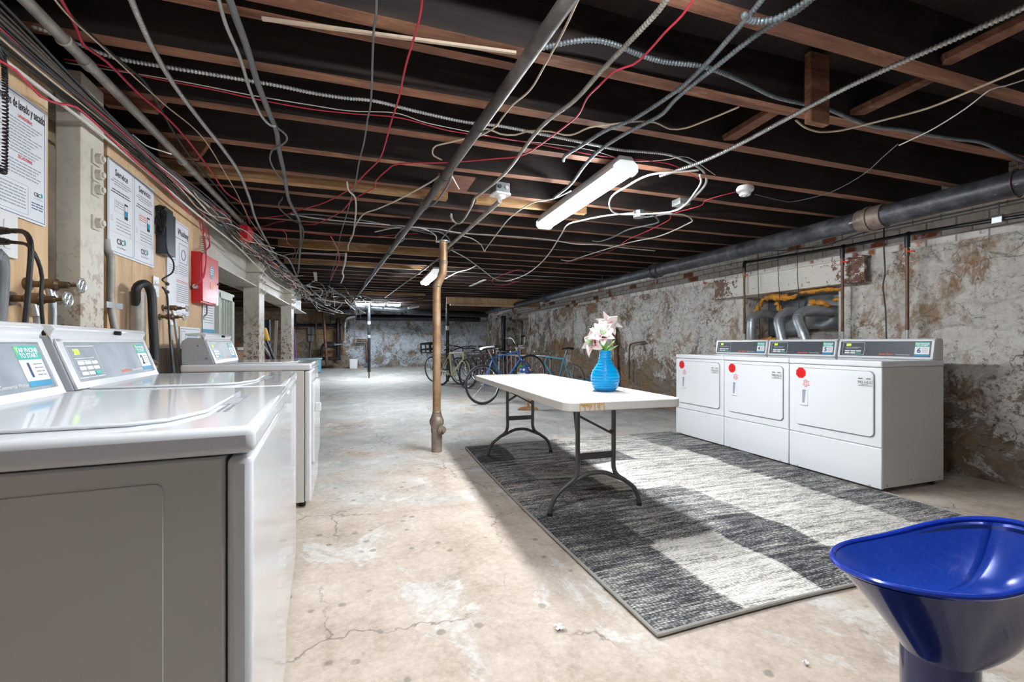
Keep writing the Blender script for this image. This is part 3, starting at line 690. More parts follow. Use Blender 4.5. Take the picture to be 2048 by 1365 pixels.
# vase and lily
VX, VY = 1.545, 2.66
t = thing('vase', 'bright blue ribbed vase on the near end of the white table', 'vase', (VX, VY, TZ))
prof = [(.052, .0), (.070, .008)]
for i in range(61):
    z = .012 + i * (.262 - .012) / 60; k = z / .262
    if k < .34: r = .070 + .025 * math.sin(k / .34 * math.pi / 2)
    elif k < .84: r = .095 - .056 * (1 - math.cos((k - .34) / .50 * math.pi)) / 2
    else: r = .039 - .004 * (k - .84) / .16
    r += .0022 * math.sin(z / .0185 * 2 * math.pi); prof.append((r, z * 1.02))
prof += [(.031, .268), (.028, .22), (.028, .17), (.0, .16)]
MB().lathe(prof, n=56).build('vase_body', 'bluevase', t, ang=80)
def petal_mat():
    n = N('lily_petal'); s = n.sep(); w = n.math('ABSOLUTE', s[1])
    k = n.math('ADD', n.maprange(w, .0, .014, 1., .0), n.math('MULTIPLY', n.noise(30), .3)); l = n.maprange(s[0], .01, .08, .95, -.1)
    c = n.mix(n.ramp(n.math('MULTIPLY', k, l), [(.20, 0.), (.6, .9)]), (.93, .82, .81), (.85, .10, .20)); return n.fin(c, .45)
M['petal'] = petal_mat()
def petal(parent, mt, L=.085, W=.02, curl=.6, name='petal'):
    mb = MB()
    def fn(u, v):
        w = math.sin(math.pi * min(1, u ** .75 * .97 + .02)) * W; y = (v - .5) * 2 * w; a = u * curl
        return (L * math.sin(a) / max(curl, .01), y, L * (1 - math.cos(a)) / max(curl, .01) * -1 + .6 * abs(y) ** 2 / W + .0 + math.sin(u * 14 + v * 3) * .0015)
    mb.sheet(fn, 12, 6); o = mb.build(name, mt, parent, ang=80); sl = o.modifiers.new('solid', 'SOLIDIFY'); sl.thickness = .0012; return o
t = thing('lily_bunch', 'artificial pink and white lilies standing in the blue vase', 'flowers', (VX, VY, TZ + .262))
t.scale = (1.22, 1.22, 1.22)
random.seed(11)
for fi, (fx, fy, fz_, yaw, tilt) in enumerate(((-.010, -.01, .095, 200, 62), (-.055, .01, .045, 195, 80), (.012, .0, .125, 25, 40), (-.03, -.02, .075, 250, 60))):
    g = bpy.data.objects.new('lily_flower', None); link(g, t); g.location = (fx, fy, fz_); g.rotation_euler = (0, R(tilt), R(yaw))
    for k in range(6):
        p = petal(g, 'petal', random.uniform(.080, .105), random.uniform(.023, .031), random.uniform(.7, 1.3)); p.rotation_euler = (0, R(-52 + random.uniform(-14, 10)), R(60 * k + random.uniform(-9, 9)))
    s = MB()
    for k in range(5):
        a = k * 1.256; s.tube([(0, 0, 0), (.008 * math.cos(a), .008 * math.sin(a), .05), (.014 * math.cos(a), .014 * math.sin(a), .062)], .0012, 5)
    s.build('stamen', 'greenink', g)
st = MB()
for a, b in (((0, 0, -.08), (-.01, -.01, .09)), ((.005, 0, -.08), (-.05, .01, .04)), ((0, .005, -.08), (.012, 0, .12)), ((.004, .0, -.08), (-.03, -.02, .07))): st.tube([a, (Vector(a) + Vector(b)) / 2 + Vector((.004, 0, 0)), b], .0025, 6)
st.build('stem', 'green', t)
for yaw, tilt, L in ((10, -62, .12), (-40, -72, .09), (100, -75, .085), (200, -70, .08), (-10, -50, .10), (60, -80, .07)):
    p = petal(t, 'green', L, .012, .35, 'leaf'); p.rotation_euler = (0, R(tilt), R(yaw)); p.location = (0, 0, -.03)

# rug
RX0, RX1, RY0, RY1 = 1.02, 3.50, 1.385, 4.50
cells = [  # x0, x1, y0, y1, tone (0 dark .. 1 cream) in fractions of the measured patches
 (0, .42, 0, .62, .30), (.42, .86, 0, .64, .80), (.86, 1.27, 0, .80, .22), (1.27, 2.0, 0, .78, .30), (2.0, 2.48, 0, .75, .42),
 (0, .46, .62, 1.16, .16), (.46, 1.0, .64, 1.40, .33), (1.0, 1.47, .80, 1.62, .40), (1.27, 2.06, .0, 1.30, .70), (2.06, 2.48, .75, 1.7, .30),
 (0, .38, 1.16, 1.78, .42), (.38, .72, 1.16, 1.82, .28), (.72, 1.24, 1.40, 2.1, .72), (1.24, 2.02, 1.30, 2.30, .66), (2.02, 2.48, 1.7, 2.45, .24),
 (0, .30, 1.78, 2.45, .30), (.30, .80, 1.82, 2.40, .45), (.80, 1.36, 2.1, 2.52, .25), (1.36, 1.9, 2.30, 2.75, .62), (1.9, 2.48, 2.45, 3.2, .36),
 (0, .34, 2.45, 3.2, .10), (.34, 1.0, 2.40, 3.2, .44), (1.0, 1.9, 2.52, 3.2, .60)]
def tone(x, y):
    for c_ in reversed(cells):
        if c_[0] <= x < c_[1] and c_[2] <= y < c_[3]: return c_[4]
    return .35
def rug_mat():
    n = N('patchwork_rug'); at = n.new('Attribute', attribute_name='tone'); s0 = n.sep(at.outputs['Color'])[0]
    s = n.noise(1.0, 7, .75, co=n.mapping((9, 130, 1))); s2 = n.noise(1.0, 3, .6, co=n.mapping((2.2, 24, 1)))
    vo = n.ramp(n.vor(1.0, out='Distance', co=n.mapping((60, 95, 1)), rnd=.5), [(.25, 1.), (.6, 0.)])
    k = n.math('ADD', n.math('MULTIPLY', n.math('SUBTRACT', s, .5), 2.3), n.math('MULTIPLY', n.math('SUBTRACT', s2, .5), 1.3))
    k = n.math('ADD', n.math('ADD', k, s0), n.math('MULTIPLY', n.math('SUBTRACT', vo, .5), .34))
    c = n.ramp(k, [(.02, (.045, .046, .05)), (.26, (.15, .15, .155)), (.48, (.36, .345, .325)), (.70, (.66, .62, .56)), (.92, (.86, .84, .80))])
    n.bump(n.math('ADD', s, vo), .5, .005); return n.fin(c, .95, spec=.1)
M['rug'] = rug_mat()
t = thing('area_rug', 'grey, black and cream patchwork rug lying under the folding table', 'rug')
nx_, ny_ = 190, 240; mb = MB(); tones = []
def rugz(x, y):
    z = .011 + max(0, noise.noise(Vector((x * 1.2, y * 3.4, 5)))) * .030 + .014 * math.exp(-((y - (2.83 + .18 * (x - 1.4))) / .035) ** 2) * (1 if x < 2.1 else 0) * min(1, max(0, (x - 1.1) * 4))
    e = min(x - RX0, RX1 - x, y - RY0, RY1 - y); return z if e > .02 else .009
def rf(u, v):
    x, y = RX0 + (RX1 - RX0) * u, RY0 + (RY1 - RY0) * v
    wx = noise.noise(Vector((x * 2, y * 2, 1))) * .02
    xx, yy = x - RX0 + wx, y - RY0 + wx
    tones.append(max(0, min(1, tone(xx, yy) * .75 + .25 * tone(xx + .015, yy + .02) + noise.noise(Vector((x * 5, y * 5, 2))) * .09)))
    return (x + .055 * (1 - v) * (1 - u) * 0 + .03 * math.sin(v * 3) * (1 - u) * -1, y + .02 * math.sin(u * 5) * (1 - v), rugz(x, y))
mb.sheet(rf, nx_, ny_); o = mb.build('rug_pile', 'rug', t, ang=180)
ca = o.data.color_attributes.new('tone', 'FLOAT_COLOR', 'POINT')
ca.data.foreach_set('color', [q for w_ in tones for q in (w_, w_, w_, 1)])
V = o.data.vertices; idx = [i for i in range(nx_ + 1)] + [j * (nx_ + 1) + nx_ for j in range(1, ny_ + 1)] + [ny_ * (nx_ + 1) + i for i in range(nx_ - 1, -1, -1)] + [j * (nx_ + 1) for j in range(ny_ - 1, 0, -1)]
MB().tube([(V[i].co.x, V[i].co.y, .0075) for i in idx], .0075, 8, closed=True).build('bound_edge', plain('rug_binding', (.34, .32, .29), .9), t)

# blue moulded stool in the near right corner
t = thing('bar_stool', 'shiny blue moulded bar stool in the near corner beside the rug', 'stool', (1.085, .583, 0))
M['stool'] = plain('metallic_blue_shell', (.015, .05, .42), .16, .25, var=.15, scale=60, coat=.6)
M['stool_in'] = (lambda n: n.fin(n.mix(n.ramp(n.noise(4, 8, .75, co=n.mapping((1, 3, 1), (2, 2, 2))), [(.60, 0.), (.72, .55)]), n.mix(n.noise(90, 2), (.008, .028, .25), (.015, .06, .36)), (.16, .15, .24)), n.ramp(n.noise(7), [(.3, .18), (.7, .36)]), .15))(N('scuffed_blue_seat'))
M['stool_base'] = plain('dark_blue_shell', (.012, .025, .13), .14, .3, var=.1, scale=50, coat=.6)
BACK = -YAW
def rim(a):
    d = a - BACK; k = .5 + .5 * math.cos(d); z = .618 + .080 * k ** 3 + .010 * max(0, -math.sin(d))
    return .19 * .130 / math.hypot(.130 * math.cos(d), .19 * math.sin(d)), z
def seat_fn(u, v):
    a = 2 * math.pi * u; r, z = rim(a); s = 1 - v; k = max(0, math.cos(a - BACK))
    return (r * s ** .85 * math.cos(a), r * s ** .85 * math.sin(a), z - (z - .565) * (1 - s ** (2.0 + 1.6 * k)))
mb = MB(); mb.sheet(seat_fn, 72, 20); o = mb.build('seat_dish', 'stool_in', t, ang=180)
m_ = o.modifiers.new('s', 'SOLIDIFY'); m_.thickness = .004
MB().tube([(rim(2 * math.pi * i / 96)[0] * math.cos(2 * math.pi * i / 96), rim(2 * math.pi * i / 96)[0] * math.sin(2 * math.pi * i / 96), rim(2 * math.pi * i / 96)[1] - .003) for i in range(96)], .0055, 8, closed=True).build('rim', 'stool', t)
def shell_fn(u, v):
    a = 2 * math.pi * u; r, z = rim(a); k = max(0, math.cos(a - BACK)) ** 1.5; nr = .060
    g = (1 - k) * (1 - v) ** (1.12) + k * max(0, 1 - v ** 3.2) ** .55; sc = nr + (r - .008 - nr) * g
    return (sc * math.cos(a), sc * math.sin(a), (z - .014) * (1 - v) + .45 * v)
mb = MB(); mb.sheet(shell_fn, 72, 40); mb.build('seat_shell', 'stool_base', t, ang=180)
oc_ = (0, 0, 0)
MB().lathe([(.21, 0), (.21, .012), (.17, .03), (.09, .05), (.064, .09), (.058, .18), (.0605, .452)], oc_, n=48).build('pedestal', 'stool_base', t, ang=60)
# ================================================================ PIPES AND CABLES UNDER THE CEILING
def pipe(name, label, pts, r, m, cat='pipe', n=16, group=None, parent=None, step=.05, sm=True):
    o = MB().tube(smooth(pts, step) if sm else pts, r, n).build(name, m, parent, ang=60)
    return tag(o, label, cat, group) if not parent else o
def zz(p, z): return [pz(a[0], a[1], a[2] if len(a) > 2 else z) for a in p]
# iron pipe down the middle, with couplings and straps
t = thing('iron_pipe', 'grey iron pipe running away down the middle of the ceiling', 'pipe')
A = pz(1150, -20, 2.13); B = pz(862, 392, 2.13); C_ = pz(704, 606, 2.15); B2 = A.lerp(C_, .22)
pipe('pipe_run', '', [A + (A - B).normalized() * .9, A, B, C_], .027, 'pipe_mid', parent=t, sm=False)
for f_ in (.0, .52): 
    q = B.lerp(C_, f_ * .4 + .02); d = (C_ - B).normalized(); MB().cyl(q, q + d * .07, .034, n=20).build('coupling', 'pipe_mid', t)
for q in (A.lerp(B, .45), A.lerp(B, .8)):
    MB().torus(q, (B - A), .029, .0025, 24, 6).build('strap', 'darkwire', t)
pipe('thin_pipe', 'thin straight pipe on the far ceiling right of the iron pipe', [pz(905, 497, 2.14), pz(770, 596, 2.15)], .012, 'pipe_mid', sm=False)
# conduit coming down to the brown post from the ceiling box
pipe('conduit', 'tan dusty conduit slanting from the square ceiling box to the brown post', [pz(1000, 402, 2.13), pz(892, 498, 2.08)], .017, 'emt', sm=False)
# brown copper coloured post pipe with offset and foot fitting
t = thing('post_pipe', 'brown copper-coloured pipe post standing on the floor near the rug corner', 'pipe')
b = Vector((.722, 4.46, 0)); u_ = Vector((_c, -_s, 0))
MB().tube(smooth([b + Vector((0, 0, .2)), b + Vector((0, 0, 1.0)), b + Vector((0, 0, 1.58)), b + u_ * .012 + Vector((0, 0, 1.64)), b + u_ * .052 + Vector((0, 0, 1.73)), b + u_ * .064 + Vector((0, 0, 1.80)), b + u_ * .064 + Vector((0, 0, 2.05))], .03), .0395, 24).build('pipe_shaft', 'copperpipe', t, ang=60)
for z in (.36, 1.60, 1.83): 
    q = b + (u_ * .064 if z > 1.8 else Vector((0, 0, 0))); MB().lathe([(.041, 0), (.044, .004), (.044, .028), (.041, .032)], q + Vector((0, 0, z)), n=28).build('joint_ring', 'hubiron', t)
MB().lathe([(.052, -.01), (.052, .17), (.056, .19), (.058, .25), (.066, .26), (.070, .275), (.070, .30), (.062, .32), (.055, .335), (.050, .345), (.050, .36), (.04, .37)], b, n=32).build('foot_hub', 'hubiron', t)
q = b + Vector((.03, -.05, .215)); dd = (u_ * .55 - Vector((_s, _c, 0)) * .8).normalized()
k = MB(); k.cyl(q, q + dd * .035, .042, n=24); k.cyl(q + dd * .035, q + dd * .042, .034, n=24); k.cyl(q + dd * .042, q + dd * .065, .016, n=6); k.build('cleanout_plug', 'hubiron', t)
MB().lathe([(.05, 0), (.062, .003), (.062, .012), (.05, .016)], b + u_ * .064 + Vector((0, 0, 2.045)), n=24).build('top_cap', 'steel', t)
# thin post far away
t = thing('steel_post', 'thin black steel post in the open floor beneath the far tube lights', 'post')
q = Vector((.279, 14.0, 0)); MB().cyl(q + Vector((0, 0, .20)), q + Vector((0, 0, 2.17)), .045, n=16).build('post_shaft', 'blackpipe', t); MB().cyl(q, q + Vector((0, 0, .22)), .018, n=12).build('threaded_foot', 'rust', t)
for z in (1.6, 1.2): MB().cyl(q + Vector((0, 0, z)), q + Vector((0, 0, z + .09)), .047, n=16).build('tape_band', 'galv', t)
t = thing('steel_post', 'thin dark post behind the bicycles with a strip of white tape', 'post')
q = py(895, 690, 12.4); q.z = 0; MB().cyl(q, q + Vector((0, 0, 2.17)), .045, n=16).build('post_shaft', 'blackpipe', t); MB().cyl(q + Vector((0, 0, 1.40)), q + Vector((0, 0, 1.52)), .047, n=16).build('tape_band', 'white', t)
# big drain pipe on the right
t = thing('drain_pipe', 'fat dark iron drain pipe hung under the joists along the right wall', 'pipe')
D0, D1 = Vector((4.06, .9, 2.10)), Vector((3.80, 15.2, 2.02)); dd = (D1 - D0).normalized()
at = lambda y: D0.lerp(D1, (y - D0.y) / (D1.y - D0.y))
MB().tube([D0, at(5.4)], .082, 28).build('pipe_run', 'bigpipe', t); MB().tube([at(5.4), D1], .070, 24).build('pipe_run', 'bigpipe', t)
for y, m in ((2.52, 'hubiron'), (5.35, 'bigpipe'), (9.2, 'bigpipe')):
    q = at(y); z = MB(); z.cyl(q, q + dd * .10, .096, n=28); z.cyl(q + dd * .10, q + dd * .13, .105, n=28); z.cyl(q + dd * .13, q + dd * .20, .092, n=28); z.build('pipe_hub', m, t, bevel=.003)
for y in (1.75, 6.9, 11):
    q = at(y); z = MB(); z.torus(q, dd, .09, .004, 28, 6); z.cyl(q + Vector((0, 0, .09)), q + Vector((0, 0, .25)), .004, n=6); z.build('hanger', 'rust', t)
# black gas pipe with three drops
t = thing('gas_pipe', 'thin black gas pipe along the right wall with three drops to the dryers', 'pipe')
GX = 4.52; g0, g1, g2, g3 = px(2060, 430, GX), px(1820, 468, GX), px(1690, 493, GX), px(1493, 525, GX)
pipe('pipe_run', '', [g0 + (g0 - g1) * .8, g0, g1, g2, g3], .015, 'blackpipe', parent=t, sm=False)
for g, xb in ((g1, 1822), (g2, 1690), (g3, 1489)):
    e = Vector((g.x - .02, g.y, 0))
    z = MB(); z.tube(smooth([g, g + Vector((-.03, 0, -.005)), g + Vector((-.035, 0, -.05)), Vector((g.x - .035, g.y, g.z - .12))], .01), .020, 12); z.build('elbow', 'blackpipe', t)
    MB().cyl((g.x - .035, g.y, g.z - .1), (g.x - .035, g.y, 1.17), .013, n=12).build('drop_pipe', 'rust', t)
    MB().cyl((g.x - .035, g.y, 1.17), (g.x - .035, g.y, .80), .011, n=10).build('gas_connector', 'steel', t)
    z = MB(); z.cyl((g.x - .035, g.y, g.z - .19), (g.x - .035, g.y, g.z - .13), .018, n=10); z.build('valve_body', 'brass', t)
    MB().bar((g.x - .045, g.y - .005, g.z - .155), (g.x - .045, g.y - .06, g.z - .165), .018, .012).build('valve_handle', 'stopred', t)
hb = px(1998, 440, GX); z = MB(); z.box(hb + Vector((-.03, -.03, -.025)), hb + Vector((.02, .03, .035))); z.cyl(hb + Vector((0, 0, .03)), hb + Vector((0, 0, .14)), .006, n=8); z.build('pipe_hanger', 'steel', t, bevel=.003)

def wire(label, pts, z, r, m, name='cable', group=None, corr=False, n=7):
    P = smooth(zz(pts, z), .03)
    if corr:
        Q = [P[0]]; pitch = .0032
        for a, b_ in zip(P, P[1:]):
            k = max(1, int((b_ - a).length / pitch)); Q += [a.lerp(b_, (i + 1) / k) for i in range(k)]
        P = Q; rad = [r * (1 + (.20 if (i // 2) % 2 else -.16)) for i in range(len(P))]
        o = MB().tube(P, r, 9, radii=rad).build(name, m, ang=180)
    else: o = MB().tube(P, r, n).build(name, m, ang=180)
    return tag(o, label, {'cable': 'cable', 'red_wire': 'wire', 'flexible_conduit': 'conduit'}.get(name, 'cable'), group)
W = 'red_wire'; FC = 'flexible_conduit'; Z = 2.185
wire('bright red wire hanging down from the top edge near the iron pipe', [(848, -30), (838, 40), (812, 130), (798, 195), (782, 245), (770, 290), (758, 320), (730, 348), (700, 378), (650, 405), (600, 420), (560, 432), (500, 437), (450, 440), (425, 452)], Z - .02, .0042, 'redwire', W)
wire('red wire wandering from the upper right edge down past the long lit lamp', [(1400, -20), (1365, 30), (1330, 65), (1292, 108), (1265, 130), (1230, 142), (1200, 170), (1175, 195), (1160, 225), (1140, 245), (1080, 290), (1040, 312), (985, 318), (900, 325), (800, 328), (775, 340), (752, 362), (748, 376), (705, 400), (680, 425), (632, 448), (608, 449)], Z - .025, .0042, 'redwire', W)
wire('thick red wire falling diagonally past the ribbed conduit at upper left', [(112, -20), (150, 50), (168, 90), (215, 125), (275, 185), (330, 232), (375, 280), (420, 340), (452, 385), (485, 410), (500, 448)], Z - .02, .0055, 'redwire', W)
wire('thin red wire crossing the dark joist bays from the upper left bundle', [(128, 118), (200, 130), (300, 155), (420, 178), (520, 200), (620, 218), (700, 227), (800, 236), (900, 262), (1000, 276), (1100, 293), (1200, 312), (1300, 322), (1350, 332), (1400, 360)], Z + .01, .0028, 'redwire', W)
wire('red wire sagging from the red splice box into the far ceiling', [(447, 445), (480, 452), (520, 455), (560, 460), (600, 464), (650, 470), (700, 472), (745, 474), (790, 470), (835, 467)], Z, .0035, 'redwire', W)
wire('red wire dropping in a crooked line behind the grey cable pair', [(447, 448), (500, 460), (565, 462), (575, 485), (590, 500), (585, 515)], Z - .03, .0035, 'redwire', W)
wire('red wire looping up beside the plain conduit on the left', [(447, 452), (490, 456), (530, 452), (552, 445), (569, 443)], Z - .01, .0035, 'redwire', W)
wire('short crooked red wire hanging in front of the far joists', [(661, 472), (672, 492), (678, 510), (676, 530), (668, 545), (663, 560)], Z - .06, .006, 'redwire', W)
wire('red wire leading from the round detector down to the white loops', [(1473, 384), (1440, 392), (1410, 402), (1400, 412), (1345, 428), (1338, 440), (1300, 460), (1255, 480), (1225, 500), (1180, 515), (1120, 528)], Z - .02, .0038, 'redwire', W)
wire('faint red wire beside the big white cable loop', [(1040, 562), (1000, 572), (985, 560), (1035, 540), (1050, 545)], Z - .02, .0038, 'redwire', W)
wire('ribbed metal conduit across the dark bays from the upper left corner', [(62, 52), (120, 72), (195, 104), (240, 118), (320, 132), (420, 148), (490, 160), (560, 172), (620, 185), (690, 196), (750, 202), (830, 222), (930, 244), (1000, 252), (1082, 268), (1160, 284), (1240, 300), (1290, 304), (1340, 310), (1385, 328), (1408, 345), (1410, 370), (1375, 405), (1330, 428), (1268, 437)], Z + .03, .0075, 'flex', FC, corr=True)
wire('ribbed metal conduit coming down steeply at the upper left', [(255, -20), (275, 30), (305, 95), (345, 165), (400, 240), (440, 290), (478, 345), (500, 400), (512, 440), (535, 485), (548, 505), (566, 512), (578, 520), (590, 545), (600, 575)], Z - .03, .0085, 'flex', FC, corr=True)
wire('ribbed tan conduit running from the top edge to the foot of the brown post', [(1345, -20), (1318, 20), (1270, 72), (1200, 145), (1150, 200), (1095, 242), (1062, 278), (1020, 335), (990, 365), (955, 392), (948, 398), (943, 412), (930, 435), (918, 447), (905, 440), (902, 428)], Z - .02, .0085, 'emt', FC, corr=True)
wire('left one of two ribbed conduits side by side at upper middle', [(1535, -15), (1500, 30), (1460, 75), (1420, 120), (1375, 165), (1345, 188), (1310, 212), (1260, 242), (1210, 262), (1165, 290), (1130, 312), (1127, 322)], Z - .02, .0085, 'flexdark', FC, corr=True)
wire('right one of two ribbed conduits side by side, ending at the long lamp', [(1640, -15), (1590, 25), (1545, 48), (1480, 95), (1430, 135), (1385, 170), (1350, 200), (1325, 228), (1300, 242), (1250, 268), (1200, 300), (1170, 330), (1140, 370), (1108, 395)], Z - .03, .0085, 'flexdark', FC, corr=True)
wire('short loop of ribbed conduit hooked under a joist at top right of centre', [(1486, 28), (1496, 38), (1515, 43), (1550, 38), (1590, 18), (1632, -12)], Z - .045, .0095, 'flexdark', FC, corr=True)
wire('long ribbed conduit crossing from the top right corner to the lamp end', [(2070, 5), (1990, 42), (1900, 82), (1800, 126), (1700, 172), (1622, 212), (1560, 245), (1480, 288), (1400, 325), (1320, 352)], Z - .03, .0095, 'flex', FC, corr=True)
wire('dusty wavy grey cable under the floor boards, upper right', [(1062, 102), (1110, 90), (1170, 80), (1220, 86), (1280, 110), (1330, 124), (1400, 132), (1450, 148), (1500, 170), (1540, 190), (1572, 200), (1620, 210), (1660, 220), (1720, 245), (1760, 255), (1810, 260), (1860, 270), (1910, 278), (1960, 284), (2000, 300), (2060, 328)], Z + .02, .0085, 'flexdark', FC, corr=True)
wire('tan cable beside the iron pipe that leaves the top edge', [(1165, -20), (1128, 60), (1090, 130), (1060, 180), (1025, 210), (1005, 235), (985, 258), (930, 290), (905, 330), (888, 345)], Z - .02, .0045, 'tanwire')
wire('tan cable weaving under the joists toward the hanging dark block', [(940, 262), (975, 258), (1000, 268), (1030, 270), (1060, 262), (1100, 263), (1130, 270), (1150, 268), (1180, 255), (1230, 248), (1270, 243), (1310, 245), (1340, 258), (1372, 256), (1420, 238), (1478, 214)], Z - .01, .0045, 'tanwire')
wire('tan cable swinging from the dark block up to the right edge', [(1592, 241), (1612, 256), (1640, 264), (1675, 262), (1700, 257), (1780, 237), (1860, 215), (1950, 178), (2060, 132)], Z - .03, .005, 'tanwire')
wire('thin white cord reaching the right edge above the drain pipe', [(2060, 156), (2010, 172), (1980, 180), (1930, 218), (1870, 256), (1830, 276), (1798, 291)], Z - .02, .0032, 'whitewire')
wire('thin cord from the round detector to the joist on the right', [(1796, 288), (1765, 315), (1725, 350), (1660, 385), (1590, 403), (1565, 402), (1510, 389)], Z, .003, 'greywire')
wire('white cable leaving the iron pipe and hanging to the left', [(905, 337), (880, 352), (855, 368), (800, 398), (755, 418), (728, 428), (712, 450), (705, 470), (700, 478)], Z - .03, .0055, 'whitewire')
wire('thick crooked white cable hanging by the grey cord in mid ceiling', [(694, 364), (698, 382), (710, 395), (712, 420), (709, 450), (706, 470), (697, 490), (696, 500)], Z - .04, .0065, 'whitewire')
wire('thick zigzag white cable hanging farther down the ceiling', [(692, 507), (690, 525), (685, 545), (687, 553), (682, 566)], Z - .06, .012, 'whitewire')
wire('big white cable loop between the metal ceiling box and the brown post', [(1268, 426), (1210, 432), (1160, 442), (1135, 450), (1122, 470), (1100, 505), (1078, 530), (1050, 550), (1015, 562), (990, 558), (965, 540), (935, 518), (898, 498)], Z - .03, .007, 'whitewire')
wire('white cable curling beside the round detector and the metal box', [(1398, 340), (1380, 342), (1300, 350), (1250, 375), (1225, 392), (1219, 412), (1235, 428), (1290, 428), (1345, 423), (1370, 410), (1390, 385), (1402, 365), (1400, 350)], Z - .04, .007, 'whitewire')
wire('white cable reaching from the metal box out and back to the left', [(1290, 428), (1340, 428), (1368, 430), (1384, 440), (1375, 448), (1320, 472), (1260, 485), (1215, 498), (1170, 512), (1140, 522), (1122, 520)], Z - .02, .006, 'whitewire')
wire('grey cable hooking down from the metal box toward the middle', [(1300, 425), (1312, 435), (1316, 445), (1290, 452), (1255, 460), (1225, 475), (1200, 483), (1185, 482)], Z - .01, .007, 'greywire')
wire('white cable V hanging between the lamp and the brown post', [(1142, 382), (1105, 398), (1068, 405), (1040, 420), (1016, 440), (1000, 460), (985, 480), (972, 498), (969, 503), (962, 490), (945, 478), (925, 472)], Z - .03, .0055, 'whitewire')
wire('white cable behind the brown post going right to the lamp', [(890, 558), (915, 545), (935, 540), (952, 532)], Z - .03, .008, 'whitewire')
wire('long white cable run across the middle joists', [(580, 428), (620, 435), (680, 442), (740, 447), (800, 452), (870, 458), (920, 466), (980, 470), (1040, 474), (1100, 480), (1150, 488), (1200, 490), (1250, 496), (1310, 502)], Z - .005, .006, 'whitewire')
wire('second pale cable drooping beside the long run near the post', [(750, 464), (790, 456), (840, 456), (870, 470), (873, 485)], Z - .03, .006, 'whitewire')
wire('grey cable arching behind the brown post top', [(780, 450), (840, 460), (880, 465), (898, 478), (900, 492)], Z - .03, .006, 'greywire')
wire('tan cable kinked beside the iron pipe at mid ceiling', [(938, 276), (900, 285), (872, 292), (865, 302), (868, 312), (884, 320)], Z - .02, .0045, 'tanwire')
wire('pair of cut white cable ends hanging near the brown panel', [(897, 342), (905, 355), (918, 378)], Z - .03, .005, 'whitewire')
wire('dark grey cord hanging straight down left of the red wire', [(753, -20), (752, 30), (748, 55), (746, 90), (742, 200), (735, 240), (728, 285), (718, 325), (712, 360), (700, 405), (690, 440), (680, 475), (672, 520), (662, 555), (655, 600)], Z - .02, .0045, 'greywire')
wire('white fine wire crossing the dark bays beside the thin red wire', [(130, 125), (220, 140), (300, 152), (400, 170), (500, 190), (620, 210), (700, 222), (790, 226), (850, 245), (930, 262), (1020, 280), (1100, 288), (1180, 300), (1260, 322), (1330, 320), (1375, 315), (1430, 350)], Z + .012, .0022, 'whitewire')
wire('pale thin wire running beside the thick red wire at left', [(102, -10), (140, 35), (200, 90), (270, 155), (330, 210), (405, 275), (455, 355), (470, 380), (480, 400), (500, 440), (530, 480), (555, 515), (580, 560)], Z - .03, .0032, 'tanwire')
wire('pair of dark cables running beside the pale wire at left', [(108, -15), (160, 50), (250, 130), (290, 165), (320, 215), (345, 260), (385, 320), (430, 370), (460, 405), (490, 440), (498, 480), (530, 530), (560, 565)], Z - .01, .0055, 'darkwire')
wire('thick grey cable pair curving down the left ceiling', [(452, -20), (470, 30), (492, 90), (515, 165), (540, 230), (553, 262), (558, 300), (568, 345), (578, 400), (598, 440), (602, 470), (600, 500), (597, 540), (593, 565), (600, 600), (602, 625)], Z - .03, .0125, 'greywire')
wire('thinner cable bound to the thick grey cable pair', [(432, -20), (452, 50), (480, 115), (500, 180), (522, 230), (540, 250), (552, 252)], Z - .045, .0065, 'flex')
wire('dark loop sagging off the thick grey cable pair', [(555, 256), (572, 270), (573, 282), (560, 292), (545, 300), (540, 320), (552, 345), (565, 360)], Z - .05, .005, 'greywire')
wire('twisted dark cable wound around the thick grey pair lower down', [(565, 395), (558, 415), (585, 440), (604, 452), (606, 480), (594, 505), (590, 525)], Z - .06, .006, 'darkwire')
wire('grey cable crossing under the joists left of the post', [(585, 428), (640, 430), (720, 440), (800, 455), (870, 470)], Z, .006, 'greywire')
wire('pale cable curving along the far left ceiling', [(560, 512), (600, 506), (650, 508), (690, 508)], Z - .02, .007, 'whitewire')
wire('grey wire hooking beside the iron pipe lower down', [(800, 462), (805, 468), (808, 478), (795, 488), (780, 495), (775, 506)], Z - .05, .007, 'greywire')
wire('grey cable clinging to the lower side of the iron pipe', [(905, 345), (895, 372), (868, 408), (845, 418), (832, 440), (805, 458), (790, 475)], Z - .06, .0065, 'greywire')
wire('dark cable along the far end of the iron pipe', [(768, 518), (755, 530), (745, 548), (733, 560), (728, 575)], Z - .06, .010, 'greywire')
wire('white squiggle of cable on the far joists', [(900, 432), (912, 448), (906, 452), (890, 470), (882, 480)], Z - .02, .006, 'flex')
random.seed(21)
